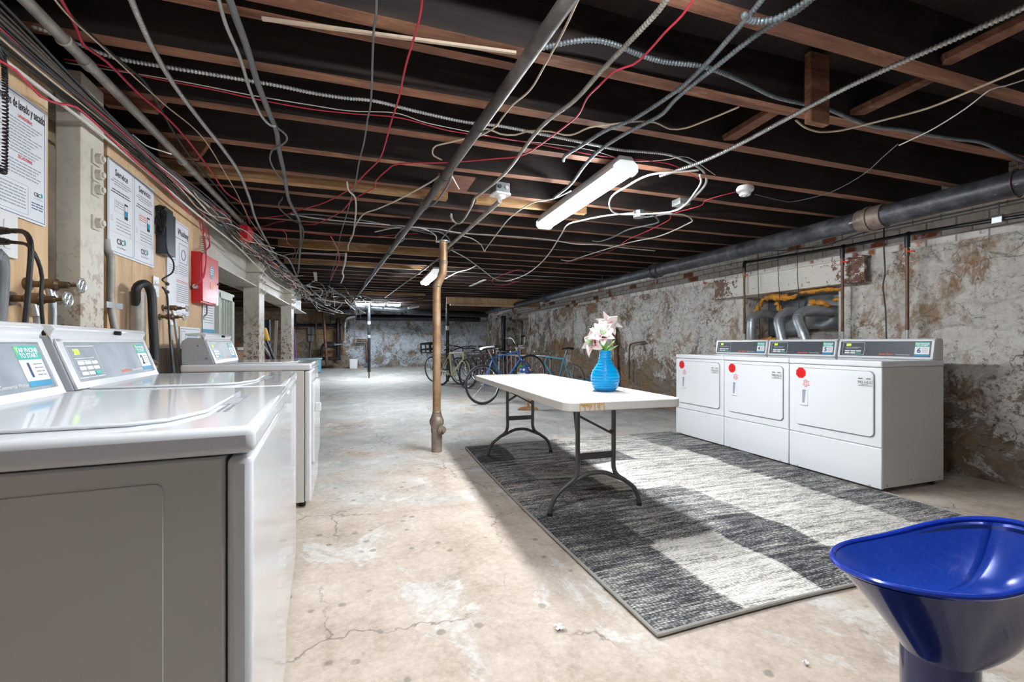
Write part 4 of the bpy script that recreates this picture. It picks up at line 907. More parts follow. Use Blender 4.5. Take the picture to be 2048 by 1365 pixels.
# thick bundle along the steel beam: a countable tangle, each cable of its own
cols = ['dustwire', 'tanwire', 'darkwire', 'dustwire', 'darkwire', 'tanwire', 'darkwire', 'redwire', 'darkwire', 'whitewire', 'dustwire', 'darkwire', 'greywire', 'darkwire']
lab = {'dustwire': 'dusty brown cable in the thick bundle running above the plywood wall', 'whitewire': 'white cable in the thick bundle running above the plywood wall', 'tanwire': 'tan cable in the thick bundle running above the plywood wall', 'darkwire': 'black cable in the thick bundle running above the plywood wall',
       'greywire': 'grey cable in the thick bundle running above the plywood wall', 'redwire': 'red wire in the thick bundle running above the plywood wall'}
for i in range(46):
    m = cols[i % len(cols)]; r = {'redwire': .0035, 'whitewire': .0042, 'tanwire': .0036}.get(m, random.uniform(.0035, .006))
    late = i >= 30; fr_ = (i % 30) / 30; bx, bz = -1.088 + .055 * ((i * 7) % 10) / 10, 1.995 + .115 * fr_
    P = []; y = random.uniform(2.6, 3.4) if late else .55; end = random.choice((9.5, 10.5, 8.0, 11.5)); j = random.uniform(.4, 1)
    while y < end:
        tight = math.exp(-((y - 2.7) / .75) ** 2) * .68; mess = .007 + .062 * max(0, min(1, (y - 3.0) / 1.6)) * j
        e = noise.noise(Vector((y * 1.1, i * 3.1, 0))) * mess * 2.2; g = noise.noise(Vector((y * 1.3, i * 3.1, 8))) * mess * 2.2
        P.append((max(-1.092, bx + abs(e) * 1.2), y, bz + (2.03 - bz) * tight + g)); y += .22
    o = MB().tube(smooth(P, .06), r, 6).build('red_wire' if m == 'redwire' else 'cable', m, ang=180)
    tag(o, lab[m], 'wire' if m == 'redwire' else 'cable', 'cables bundled above the plywood wall, ' + m.replace('wire', ''))
o = MB().tube(smooth([(-1.075, .5, 1.93), (-1.05, 1.4, 1.935), (-1.045, 1.9, 1.94), (-1.06, 2.6, 1.965), (-1.05, 3.6, 1.94), (-1.04, 4.6, 1.93), (-1.03, 5.4, 1.88), (-1.05, 6.6, 1.86), (-1.05, 8.5, 1.9)], .08), .0065, 8).build('cable', 'whitewire')
tag(o, 'lowest white cable sagging along the underside of the bundle', 'cable')
o = MB().tube(smooth([px(-20, 112, -1.02), px(30, 140, -1.02), px(80, 192, -1.02), px(120, 208, -1.02), px(152, 214, -1.03), px(200, 255, -1.04), px(260, 312, -1.05), px(330, 375, -1.05), px(380, 430, -1.05)], .05), .0042, 8).build('red_wire', 'redwire')
tag(o, 'red wire drooping across the top of the rusty post', 'wire')
for i in range(26):   # stray tails and loops around the bundle
    y = random.uniform(2.4, 9); L = random.uniform(.08, .28); P = [(-1.03, y, 2.06)]
    a = random.uniform(-.6, 1.2)
    for k in range(3): P.append((P[-1][0] + L * .4 * abs(math.cos(a)), P[-1][1] + L * .5 * random.uniform(-.4, 1), P[-1][2] + L * random.uniform(-.45, .12)))
    m = random.choice(('tanwire', 'darkwire', 'whitewire')); o = MB().tube(smooth(P, .03), .0032, 6).build('loose_cable', m, ang=180)
    tag(o, {'tanwire': 'short tan', 'darkwire': 'short black', 'whitewire': 'short white'}[m] + ' cable tail sticking out of the bundle by the beam', 'cable', 'loose tails of the bundle, ' + m.replace('wire', ''))
for i in range(22):   # tangle where the bundle fans out toward the back wall
    P = [(random.uniform(-1.05, -.5), random.uniform(8.5, 10.5), random.uniform(1.95, 2.15))]
    for k in range(4): P.append((P[-1][0] + random.uniform(-.2, .5), P[-1][1] + random.uniform(.1, 1.1), min(2.16, max(1.78, P[-1][2] + random.uniform(-.22, .18)))))
    m = random.choice(('greywire', 'darkwire', 'whitewire', 'emt')); o = MB().tube(smooth(P, .1), random.uniform(.006, .011), 6).build('loose_cable', m, ang=180)
    tag(o, {'greywire': 'grey', 'darkwire': 'black', 'whitewire': 'white', 'emt': 'dusty brown'}[m] + ' cable tangled on the far left ceiling near the back wall', 'cable', 'tangled far cables, ' + m)
# dusty metal conduit beside the bundle, strapped
t = thing('metal_conduit', 'dusty metal conduit running beside the cable bundle over the plywood', 'conduit')
MB().tube(smooth([(-1.005, .5, 2.145), (-1.0, 1.9, 2.145), (-.995, 3.0, 2.145), (-1.0, 5, 2.14), (-1.0, 8, 2.13), (-.98, 11, 2.12)], .2), .020, 16).build('tube_run', 'emt', t)
for y in (2.05, 3.2, 4.6): MB().torus((-1.0, y, 2.145), (0, 1, 0), .022, .004, 20, 6).build('strap', 'cream', t); MB().cyl((-1.0, y + .12, 2.144), (-1.0, y + .17, 2.144), .024, n=16).build('coupling', 'emt', t)
for y, L, lb in ((2.62, .22, 'nearer'), (3.22, .22, 'farther')):
    o = MB().prism([(0, 0), (.20, 0), (.26, .10), (.26, .2), (0, .2)], (-1.13, y, JZ - .035), (1, 0, 0), (0, 0, 1), -.04).build('wood_block', 'joist', bevel=.003); tag(o, lb + ' brown wood block wedged above the dusty conduit', 'wood block')
# red splice box on the bundle
o = MB().box((-1.0, 4.55, 1.98), (-.93, 4.75, 2.10)).build('splice_box', 'red_box', bevel=.004); tag(o, 'small red splice box half hidden in the cable bundle', 'box')

# round detector, metal boxes, porcelain lamp holder, panels
q = pz(1490, 384, 2.17); t = thing('smoke_detector', 'round white detector fixed under a joist near the right wall', 'smoke detector', (q.x, q.y, 2.15))
MB().lathe([(.052, .06), (.060, .045), (.060, .03), (.055, .022), (.040, .012), (.040, .0), (.034, -.008), (.0, -.010)], n=32).build('detector_body', 'white', t); MB().cyl((0, 0, -.015), (0, 0, -.008), .014, n=16).build('sensor_cap', 'console_grey', t)
q = pz(1278, 436, 2.13); o = MB().prism([(.05 * math.cos(R(22.5 + 45 * i)), .05 * math.sin(R(22.5 + 45 * i))) for i in range(8)], (q.x, q.y, 2.13), (1, 0, 0), (0, 1, 0), .06).build('junction_box', 'steel', bevel=.003); tag(o, 'octagonal metal junction box beside the lit lamp, white cables entering', 'junction box')
q = pz(1362, 412, 2.15); o = MB().box((q.x - .05, q.y - .05, 2.15), (q.x + .05, q.y + .05, 2.2)).build('junction_box', 'steel', bevel=.004); tag(o, 'small square metal box behind the curling white cable', 'junction box')
q = pz(1000, 392, 2.12); t = thing('lamp_holder_box', 'square dark box with white lamp holder at the top of the tan conduit', 'ceiling box', (q.x, q.y, 2.12), R(10))
MB().box((-.055, -.05, .012), (.055, .05, .085)).build('box_body', 'greywire', t, bevel=.004); MB().prism(rrect(-.065, -.06, .065, .06, .02), (0, 0, 0), (1, 0, 0), (0, 1, 0), .012).build('cover_plate', 'white', t, bevel=.003); MB().lathe([(.04, .0), (.036, -.012), (.028, -.018), (.0, -.018)], n=24).build('lamp_holder', 'white', t)
MB().cyl((-.028, -.0505, .05), (-.028, -.056, .05), .014, n=14).build('knockout', 'black', t); MB().cyl((.028, -.0505, .05), (.028, -.056, .05), .014, n=14).build('knockout', 'steel', t)
p0, p1 = pz(878, 345, JZ), pz(932, 388, JZ); o = MB().box((p0.x, p0.y + .02, JZ - .004), (p0.x + .26, p0.y + .36, JZ + .004)).build('wood_patch', plain('red_brown_board', (.22, .09, .06), .7, var=.3), bevel=.001); tag(o, 'square reddish-brown board patched between joists beside the iron pipe', 'board')
o = MB().bar(pz(630, 545, JZ - .01), pz(632, 562, JZ - .01), .05, .012).build('pale_strip', 'cream'); tag(o, 'small pale strip fixed across the far joists left of centre', 'strip')
o = MB().bar(pz(940, 573, JZ - .01), pz(970, 560, JZ - .01), .05, .012).build('pale_strip', 'white'); tag(o, 'small pale strip fixed on the joists right of the brown post', 'strip')
# new timber header near the far right
t = thing('timber_header', 'pale new timber beam set crosswise near the far right ceiling', 'timber'); a_, b_ = py(893, 578, 11.2), py(1135, 598, 11.2)
MB().box((a_.x, 11.2, 2.03), (4.55, 11.24, 2.20)).build('timber_board', 'ply', t, bevel=.003); MB().box((a_.x + .1, 11.16, 1.99), (4.55, 11.30, 2.03)).build('timber_board', 'ply', t, bevel=.003)
# ================================================================ LEFT WALL FITTINGS
SX = PX + .004
UX, UY = (0, 1, 0), (0, 0, 1)
def sign(y0, y1, z0, z1, label, x=SX):
    t = thing('wall_sign', label, 'sign', (x, y0, z0))
    MB().prism(rrect(0, 0, y1 - y0, z1 - z0, .012), (0, 0, 0), UX, UY, .002).build('sign_sheet', 'paper', t)
    return t, y1 - y0, z1 - z0
def border(t, x0, y0, x1, y1, m='navyink', w=.0022):
    mb = MB()
    for a in ((x0, y0, x1, y0 + w), (x0, y1 - w, x1, y1), (x0, y0, x0 + w, y1), (x1 - w, y0, x1, y1)): mb.prism([(a[0], a[1]), (a[2], a[1]), (a[2], a[3]), (a[0], a[3])], (.0022, 0, 0), UX, UY, .0003)
    mb.build('printed_border', m, t)
def csc(t, cx, y, s):
    text('CSC', s, (.0026, cx - s * 1.15, y), UX, UY, 'ink', t, 'logo_lettering', bold=.02, width=s * 1.75)
    o = Vector((.0026, cx + s * .78, y)); mb = MB(); mb.prism([(0, .05 * s), (.28 * s, .25 * s), (.10 * s, .45 * s), (.30 * s, .7 * s), (.02 * s, .95 * s), (.05 * s, .5 * s)], o, UX, UY, .0003).build('logo_emblem', 'tealink', t)
    mb = MB(); mb.prism([(.25 * s, .0), (.55 * s, .35 * s), (.35 * s, .9 * s), (.25 * s, .5 * s)], o, UX, UY, .0003).build('logo_emblem', 'blueink', t)
    text('ServiceWorks', s * .42, (.0026, cx - s * 1.15, y - s * .55), UX, UY, 'greyink', t, 'logo_lettering')
# sign about washing tips, nearest the camera
t, w, h = sign(1.955, 2.237, 1.505, 1.948, 'printed Spanish sign with washing and drying tips, on the near plywood panel')
border(t, .008, .008, w - .008, h - .008)
text('Consejos de lavado y secado', .046, (.0026, w / 2, h - .058), UX, UY, 'ink', t, align='CENTER', bold=.015, width=w - .024)
text('LAVADORAS', .017, (.0026, w * .58, h - .088), UX, UY, 'redink', t, align='CENTER', bold=.02, width=.075)
text('SECADORAS', .017, (.0026, w * .58, h - .232), UX, UY, 'redink', t, align='CENTER', bold=.02, width=.075)
lines([(.03 + .014 * (i % 3), w - .025 - .02 * (i % 4), h - .100 - i * .0115, .0034) for i in range(11)] + [(.03 + .012 * (i % 3), w - .03 - .014 * (i % 3), h - .246 - i * .0115, .0034) for i in range(5)], (.0022, 0, 0), UX, UY, 'greyink', t)
lines([(.02, w * .60, .108 - i * .0115, .0034) for i in range(7)], (.0022, 0, 0), UX, UY, 'greyink', t)
lines([(w * .70, w - .018, .072 - i * .010, .0036) for i in range(3)], (.0022, 0, 0), UX, UY, 'navyink', t)
border(t, .014, .02, w * .64, .125, 'greyink', .001); csc(t, w * .83, .102, .020)
# service / servicio sign
t, w, h = sign(2.69, 3.215, 1.50, 1.96, 'white two-column sign headed Service and Servicio with small phone drawings')
for k, head in enumerate(('Service', 'Servicio')):
    x0 = .010 + k * w / 2; x1 = w / 2 - .004 + k * w / 2; cx = (x0 + x1) / 2
    border(t, x0, .010, x1, h - .010)
    text(head, .046, (.0026, cx, h - .070), UX, UY, 'ink', t, align='CENTER', bold=.012)
    lines([(x0 + .04, x1 - .03, h - .092, .0045), (x0 + .02, x1 - .02, h - .104, .0045), (x0 + .05, x1 - .05, h - .116, .0045)], (.0022, 0, 0), UX, UY, 'greyink', t)
    lines([(x0 + .03, x1 - .04, h - .145, .005), (x0 + .02, x1 - .03, h - .158, .005)], (.0022, 0, 0), UX, UY, 'ink', t)
    ph = MB().prism(rrect(cx + .030, h - .265, cx + .066, h - .185, .004), (.0022, 0, 0), UX, UY, .0006).build('phone_drawing', 'ink', t)
    MB().prism([(cx + .033, h - .250), (cx + .063, h - .250), (cx + .063, h - .222), (cx + .033, h - .222)], (.003, 0, 0), UX, UY, .0003).build('phone_screen', 'blueink', ph)
    MB().prism([(cx + .033, h - .221), (cx + .063, h - .221), (cx + .063, h - .195), (cx + .033, h - .195)], (.003, 0, 0), UX, UY, .0003).build('phone_screen', 'whiteink', ph)
    border(t, x0 + .055, h - .245, cx + .022, h - .190, 'greyink', .001)
    lines([(x0 + .06, cx + .02, h - .200 - i * .012, .004) for i in range(3)], (.0022, 0, 0), UX, UY, 'redink' if k else 'greyink', t)
    lines([(x0 + .07, x1 - .03, h - .285 - i * .016, .0042) for i in range(4)], (.0022, 0, 0), UX, UY, 'greyink', t)
    border(t, x0 + .02, h - .30, x0 + .035, h - .275, 'greyink', .001); border(t, x1 - .035, h - .352, x1 - .022, h - .325, 'greyink', .001)
    csc(t, cx - .005, .055, .038)
    lines([(x0 + .01, x1 - .01, .108, .0012)], (.0022, 0, 0), UX, UY, 'greyink', t)
t, w, h = sign(3.40, 3.79, 1.25, 1.87, 'white instruction sign headed Washing, partly hidden by the black box', SX)
border(t, .01, .01, w - .01, h - .01); text('Washing', .058, (.0026, w - .014, h - .085), UX, UY, 'ink', t, align='RIGHT', bold=.015, width=.20)
lines([(.03, w - .02, h - .115, .006)], (.0022, 0, 0), UX, UY, 'greyink', t)
border(t, w * .52, h - .27, w * .92, h - .14, 'navyink', .003); border(t, .03, h - .27, .14, h - .15, 'navyink', .003)
MB().torus((.003, w * .72, h - .21), (1, 0, 0), .035, .002, 24, 5).build('drum_drawing', 'navyink', t)
lines([(w * .5, w - .03, h - .29 - i * .014, .004) for i in range(5)] + [(.03, w * .45, h - .31 - i * .014, .004) for i in range(4)], (.0022, 0, 0), UX, UY, 'greyink', t)
lines([(w * .4, w - .02, .225, .004), (w * .4, w - .02, .215, .003)], (.0022, 0, 0), UX, UY, 'redink', t)
lines([(w * .4, w - .02, .195 - i * .014, .004) for i in range(9)], (.0022, 0, 0), UX, UY, 'greyink', t)
t, w, h = sign(3.62, 4.03, 1.02, 1.17, 'small white notice low on the plywood behind machine 3'); border(t, .012, .012, w - .012, h - .012, 'greyink', .004)
border(t, .03, .03, .10, .12, 'ink', .002); lines([(.14, w - .05, .10 - i * .014, .005) for i in range(4)], (.0022, 0, 0), UX, UY, 'blueink', t)
t = thing('poster', 'narrow white and blue poster on the grey board below the red box', 'poster', (PX - .012, 4.15, 1.0))
MB().prism(rrect(0, 0, .30, .40, .004), (0, 0, 0), UX, UY, .002).build('poster_sheet', 'paper', t)
MB().prism([(.0, .0), (.30, .0), (.30, .17), (.0, .17)], (.0022, 0, 0), UX, UY, .0004).build('blue_block', 'blueink', t); lines([(.03, .26, .36 - i * .02, .006) for i in range(8)], (.0024, 0, 0), UX, UY, 'greyink', t); lines([(.08, .24, .12 - i * .03, .01) for i in range(3)], (.0028, 0, 0), UX, UY, 'whiteink', t)
# outlets with plugged cords
def outlet(y, z, label, s=1.0):
    t = thing('wall_outlet', label, 'outlet', (SX, y, z)); MB().prism(rrect(-.038 * s, -.060 * s, .038 * s, .060 * s, .004), (0, 0, 0), UX, UY, .006).build('face_plate', 'white', t, bevel=.001)
    for k in (-1, 1): MB().prism(rrect(-.017 * s, k * .024 * s - .014 * s, .017 * s, k * .024 * s + .014 * s, .010), (.006, 0, 0), UX, UY, .003).build('socket', 'white', t)
    return t
q1 = px(8, 468, PX); outlet(q1.y, q1.z, 'white double outlet at the picture edge with two thick black plugs', 1.3)
q2 = px(309, 574, PX); outlet(q2.y, q2.z, 'white double outlet right of the black drain hose')
def cord(pts, r, label, plug=None, m='black'):
    t = thing('power_cord', label, 'power cord')
    MB().tube(smooth(pts, .02), r, 8).build('cord_cable', m, t)
    if plug is not None:
        p = Vector(pts[0]); d = (Vector(pts[1]) - p).normalized(); z = MB(); z.cyl(p - d * .035, p, plug, plug * .75, 14); z.cyl(p, p + d * .03, plug * .5, r, 12); z.build('plug', 'black', t)
    return t
c1 = [px(16, 462, -1.10), px(44, 463, -1.05), px(57, 474, -1.02), px(62, 500, -1.0), px(58, 560, -1.0), px(55, 600, -1.0), px(48, 670, -1.0)]
cord(c1, .008, 'thick black cord from the upper plug of the near outlet', .014)
c2 = [px(16, 484, -1.10), px(46, 487, -1.05), px(60, 495, -1.02), px(75, 520, -1.0), px(84, 555, -1.0), px(82, 600, -1.0), px(88, 675, -1.0)]
cord(c2, .0055, 'thin black cord from the lower plug of the near outlet', .013)
cord([Vector((-1.09, q2.y, q2.z + .024)), px(325, 559, -1.06), px(345, 545, -1.04), px(347, 525, -1.04), px(335, 505, -1.04), px(331, 480, -1.04)], .0045, 'black cord looping from the black box to the outlet', .011)
cord([Vector((-1.09, q2.y, q2.z - .024)), px(325, 575, -1.06), px(334, 590, -1.05), px(337, 630, -1.04), px(340, 680, -1.0), px(346, 745, -.98)], .005, 'black cord hanging from the lower socket behind machine 2', .011)
# hose bibs
def bib(q, label, s=1.0, hose=None):
    t = thing('water_valve', label, 'water valve', (PX, q.y, q.z))
    z = MB(); z.cyl((0, 0, 0), (.012, 0, 0), .024 * s, n=16); z.cyl((0, 0, 0), (.05 * s, 0, 0), .012 * s, n=12); z.lathe([(.013 * s, 0), (.021 * s, .008 * s), (.022 * s, .05 * s), (.014 * s, .058 * s), (.012 * s, .085 * s), (.006 * s, .09 * s), (.006 * s, .12 * s)], (.04 * s, 0, 0), 16, 'x'); z.build('valve_body', 'brass', t)
    MB().cyl((.065 * s, 0, 0), (.075 * s, 0, -.055 * s), .014 * s, n=14).build('spout', 'steel', t); MB().cyl((.072 * s, 0, -.04 * s), (.076 * s, 0, -.062 * s), .018 * s, n=12).build('hose_nut', 'steel', t)
    hw = MB(); hw.torus((.162 * s, 0, 0), (1, 0, 0), .023 * s, .0055 * s, 24, 8)
    for k in range(6):
        a = k * math.pi / 3; hw.tube([(.162 * s, 0, 0), (.162 * s, .023 * s * math.cos(a), .023 * s * math.sin(a))], .004 * s, 6); hw.lathe([(.001, -.006 * s), (.008 * s, 0), (.001, .006 * s)], (.162 * s, .024 * s * math.cos(a), .024 * s * math.sin(a)), 8, 'x')
    hw.build('hand_wheel', 'steel', t)
    if hose: MB().tube(smooth(hose, .03), .011 * s, 10).build('hose', M['greywire'] if 0 else 'galv', t)
    return t
def rel(q, a): return [Vector((0 + p[0], p[1], p[2])) for p in a]
v1, v2 = px(52, 568, PX), px(18, 597, PX)
bib(v1, 'upper brass water valve with a star-shaped hand wheel by the rusty post', 1.0, [(.076, 0, -.06), (.08, -.005, -.15), (.09, -.03, -.3), (.09, -.05, -.5)])
bib(v2, 'lower brass water valve with a star-shaped hand wheel near the picture edge', 1.0, [(.076, 0, -.06), (.08, 0, -.15), (.10, -.03, -.3), (.10, -.05, -.5)])
v3, v4 = px(325, 616, PX), px(318, 634, PX)
bib(v3, 'upper small brass valve beside the white instruction sign', .8, [(.06, 0, -.05), (.08, .01, -.25), (.10, .03, -.5)])
bib(v4, 'lower small brass valve beside the white instruction sign', .8, [(.06, 0, -.05), (.07, 0, -.25), (.09, .02, -.5)])
# drain standpipe and hose
t = thing('drain_hose', 'black drain hose hooked over a grey standpipe between machines 2 and 3', 'drain hose')
a_ = px(275, 600, PX + .06); MB().cyl((a_.x, a_.y, .3), (a_.x, a_.y, px(278, 585, a_.x).z), .034, n=20).build('standpipe', 'emt', t); MB().cyl((a_.x, a_.y, 1.02), (a_.x, a_.y, 1.06), .037, n=20).build('clamp', 'steel', t)
MB().tube(smooth([px(272, 610, a_.x), px(272, 580, a_.x + .01), px(281, 569, a_.x + .02), px(294, 570, a_.x + .03), px(303, 590, a_.x + .04), px(306, 640, a_.x + .05), px(309, 700, a_.x + .06), px(311, 750, a_.x + .07)], .015), .021, 14).build('hose', 'black', t)
a_ = px(-6, 520, -1.03); o = MB().tube(smooth([px(-14, 520, -1.03), px(-2, 508, -1.03), px(4, 530, -1.02), px(2, 590, -1.02), px(-4, 660, -1.0)], .02), .017, 12).build('drain_hose', 'greywire'); tag(o, 'grey drain hose just entering at the left picture edge', 'hose')
# conduit on stud
o = MB().tube(smooth([px(211, 478, -1.10), px(214, 500, -1.10), px(221, 515, -1.10), px(222, 560, -1.10), px(222, 610, -1.10), px(232, 668, -1.08)], .03), .016, 12).build('conduit', 'emt'); tag(o, 'bent grey conduit on the stud beside the rusty post', 'conduit')
q = px(229, 612, -1.085); o = MB().box((q.x - .01, q.y - .06, q.z - .012), (q.x - .004, q.y + .09, q.z + .016)).build('metal_strap', 'steel'); tag(o, 'short perforated metal strap holding the bent conduit', 'strap')
q = px(295, 738, -1.0); o = MB().tube(smooth([px(288, 725, -1.0), px(300, 722, -1.0), px(311, 728, -1.0), px(310, 738, -1.0)], .01), .012, 10).build('bent_pipe', 'brass'); tag(o, 'short curved copper pipe end beside machine 2 console', 'pipe')
# black box with wire tangle
q = px(312, 470, PX)
y0 = 3.13; t = thing('black_box', 'black metal power box with a tangle of thin wires on the plywood', 'power box')
MB().box((PX + .002, 3.25, 1.595), (PX + .058, 3.385, 1.85)).build('box_body', plain('satin_black_steel', (.035, .045, .06), .35, .2), t, bevel=.003)
MB().box((PX + .002, 3.245, 1.85), (PX + .05, 3.37, 1.88)).build('box_lid', 'black', t, bevel=.004)
z = MB(); random.seed(5)
for i in range(7):
    p = [Vector((PX + .03, 3.24, 1.88))]
    for k in range(5): p.append(Vector((PX + random.uniform(.005, .06), 3.238 - random.uniform(0, .02), random.uniform(1.70, 1.88))))
    z.tube(smooth(p, .02), .0025, 5)
z.build('wire_tangle', 'black', t)
# red steel box
t = thing('red_box', 'red steel alarm box hung on the plywood beside the cream beam', 'alarm box', (0, .225, .03))
bx = (PX + .002, 3.63, 1.325, PX + .060, 4.03, 1.695)
MB().box(bx[:3], bx[3:]).build('box_body', 'red_box', t, bevel=.003)
d = MB().box((PX + .060, 3.645, 1.335), (PX + .069, 4.035, 1.69)).build('box_door', 'red_box', t, bevel=.003)
MB().cyl((PX + .063, 3.648, 1.35), (PX + .063, 3.648, 1.675), .005, n=10).build('piano_hinge', 'red_box', d)
z = MB().prism([(3.855 + .045 * math.cos(R(22.5 + 45 * i)), 1.575 + .056 * math.sin(R(22.5 + 45 * i))) for i in range(8)], (PX + .0692, 0, 0), UX, UY, .001).build('round_sticker', 'blueink', d)
border_ = MB().torus((PX + .0705, 3.855, 1.575), (1, 0, 0), .043, .002, 32, 5).build('sticker_ring', 'whiteink', z); lines([(3.825, 3.885, 1.575 + k * .018, .006) for k in (-1, 0, 1)], (PX + .0704, 0, 0), UX, UY, 'whiteink', z)
MB().prism(rrect(3.82, 1.445, 3.895, 1.495, .002), (PX + .0692, 0, 0), UX, UY, .001).build('orange_label', plain('orange_label', (.85, .32, .10), .5), d)
MB().prism(rrect(4.0, 1.54, 4.03, 1.60, .002), (PX + .0692, 0, 0), UX, UY, .001).build('orange_label', 'orangeink', d); MB().cyl((PX + .069, 4.01, 1.50), (PX + .077, 4.01, 1.50), .008, n=10).build('door_lock', 'black', d)
MB().prism(rrect(3.97, 1.33, 4.03, 1.39, .002), (PX + .0692, 0, 0), UX, UY, .001).build('white_label', 'white', d)
z = MB(); z.cyl((PX + .035, 3.63, 1.435), (PX + .035, 3.605, 1.435), .014, n=12); z.cyl((PX + .035, 3.605, 1.435), (PX + .035, 3.59, 1.435), .018, n=6); z.build('cable_gland', 'steel', t)
for i, (yy, s) in enumerate(((3.70, 1), (3.76, -1), (3.82, .5), (3.66, -.6))):
    pts = [(-1.11, yy - .02, 2.05), (-1.10, yy + .03 * s, 1.90), (-1.08, yy - .05 * s, 1.78), (-1.06, 3.64, 1.70), (-1.05, 3.60, 1.60), (-1.06, 3.585 - .01 * i, 1.5), (PX + .035, 3.59, 1.437)]
    MB().tube(smooth(pts, .03), .0035, 7).build('red_lead', 'redwire', t)
o = MB().tube([(-1.13 + .012 * math.cos(i * .9), 4.06 + .012 * math.sin(i * .9), 1.88 - i * .0022) for i in range(80)], .003, 6).build('coiled_cord', 'greywire', ang=180); tag(o, 'coiled grey cord hanging beside the red box', 'cord')
o = MB().tube(smooth([px(414, 612, PX + .02), px(414, 628, PX + .03), px(408, 633, PX + .02), px(408, 640, PX + .02)], .01), .006, 8).build('short_conduit', 'steel'); tag(o, 'short crooked grey stub below the red box', 'conduit')
# black coiled hanging cord in front of the first sign
t = thing('beaded_cord', 'black coiled telephone-style cord hanging before the washing tips sign', 'cord')
P = [px(-2, 330, -1.04), px(8, 346, -1.04), px(10, 300, -1.04), px(11, 240, -1.04), px(10, 180, -1.04), px(9, 140, -1.04), px(6, 112, -1.04)]; P = smooth(P, .004); z = MB()
pp = []
for i in range(len(P) * 6 - 6):
    a = P[i // 6].lerp(P[i // 6 + 1], (i % 6) / 6); pp.append(a + Vector((.005 * math.sin(i * .62), .006 * math.cos(i * .62), 0)))
z.tube(pp, .0030, 5); z.build('coil', 'black', t)
random.seed(9)
z = MB(); k = P[-1]; z.tube(smooth([k, k + Vector((.0, .02, .01)), k + Vector((0, -.02, .02)), k + Vector((0, .015, -.02)), k + Vector((.0, -.02, 0)), k], .004), .005, 6); z.build('knot', 'black', t)

# ================================================================ RIGHT WALL FITTINGS
t = thing('steel_lintel', 'white painted steel beam over the dryer vent opening, rusty at both ends', 'lintel')
mb = MB(); mb.box((RX - .14, 3.05, 1.885), (RX + .02, 4.98, 1.90)); mb.box((RX - .12, 3.05, 1.66), (RX - .09, 4.98, 1.885)); mb.box((RX - .17, 3.05, 1.645), (RX + .02, 4.98, 1.663))
def lint():
    n = N('white_rusting_steel'); s = n.sep(); e = n.math('ADD', n.maprange(s[1], 3.45, 3.15, 0, .17), n.maprange(s[1], 4.50, 4.85, 0, .17))
    k = n.ramp(n.math('ADD', n.noise(16, 7, .75), e), [(.60, 0.), (.64, 1.)]); return n.fin(n.mix(k, (.74, .71, .64), n.mix(n.noise(20), (.08, .04, .03), (.26, .12, .07))), .55)
mb.build('beam_web', lint(), t, bevel=.003)
def duct(pts, label, r=.052):
    t = thing('dryer_duct', label, 'vent duct'); P = smooth(pts, .02)
    rad = [r * (1 + (.012 if i % 2 else 0)) for i in range(len(P))]
    MB().tube(P, r, 20, radii=rad).build('duct_tube', 'galv', t, ang=80)
    for k in (.45, .62):
        i = int(k * (len(P) - 1)); d = (P[i + 1] - P[i]).normalized(); MB().cyl(P[i] - d * .012, P[i] + d * .012, r * 1.07, n=20).build('tape_band', 'steel', t)
    return t
X0 = 4.42
duct([(4.95, 4.23, 1.38), (4.70, 4.20, 1.40), (4.52, 4.20, 1.40), (4.42, 4.20, 1.33), (4.40, 4.20, 1.20), (4.40, 4.20, .8), (4.25, 4.1, .35)], 'vertical silver vent duct nearest the window recess edge, above dryer 4')
duct([(4.95, 3.66, 1.39), (4.68, 3.72, 1.40), (4.50, 3.80, 1.40), (4.41, 3.83, 1.32), (4.38, 3.79, 1.18), (4.36, 3.66, .8), (4.25, 3.4, .35)], 'middle silver vent duct leaning, above dryer 5')
duct([(4.96, 3.42, 1.38), (4.70, 3.44, 1.40), (4.50, 3.56, 1.40), (4.41, 3.60, 1.33), (4.38, 3.53, 1.18), (4.36, 3.32, .8), (4.25, 2.7, .35)], 'slanting silver vent duct nearest the white lintel end')
o = MB().tube([(4.60, 3.72, 1.30), (4.58, 3.62, 1.0), (4.56, 3.5, .6)], .03, 14).build('dark_pipe', 'blackpipe'); tag(o, 'dark pipe half hidden behind the silver vent ducts', 'pipe')
mb = MB(); mb.sheet(lambda u, v: (4.98 + .02 * math.sin(u * 9 + v * 5), 3.42 + u * .56, 1.22 + v * .42), 14, 8); o = mb.build('sheet_metal', 'galv', ang=80); m_ = o.modifiers.new('s', 'SOLIDIFY'); m_.thickness = .002; tag(o, 'dented sheet metal closing the right part of the window recess', 'sheet metal')
mb = MB(); mb.sheet(lambda u, v: (5.02 + .015 * math.sin(u * 7), 3.98 + u * .55, 1.15 + v * .45), 12, 6); o = mb.build('sheet_metal', plain('dull_sheet', (.22, .24, .26), .5, .5, var=.3), ang=80); m_ = o.modifiers.new('s', 'SOLIDIFY'); m_.thickness = .002; tag(o, 'dull metal sheet behind the left silver duct in the recess', 'sheet metal')
random.seed(4)
def foam(pts, label, r=.03):
    mb = MB(); P = smooth(pts, .02); mb.tube(P, r, 14, radii=[r * random.uniform(.55, 1.3) * math.sin(math.pi * (i + .7) / (len(P) + .4)) ** .4 for i in range(len(P))])
    vs = [Vector(v) + Vector((noise.noise(Vector(v) * 40), noise.noise(Vector(v) * 40 + Vector((5, 5, 5))), noise.noise(Vector(v) * 40 + Vector((9, 1, 3))))) * .016 for v in mb.v]; mb.v = [tuple(v) for v in vs]
    o = mb.build('spray_foam', 'foam', ang=180); tag(o, label, 'spray foam')
foam([(4.62, 3.30, 1.60), (4.64, 3.5, 1.62), (4.66, 3.8, 1.62)], 'orange spray foam under the right end of the white lintel', .026)
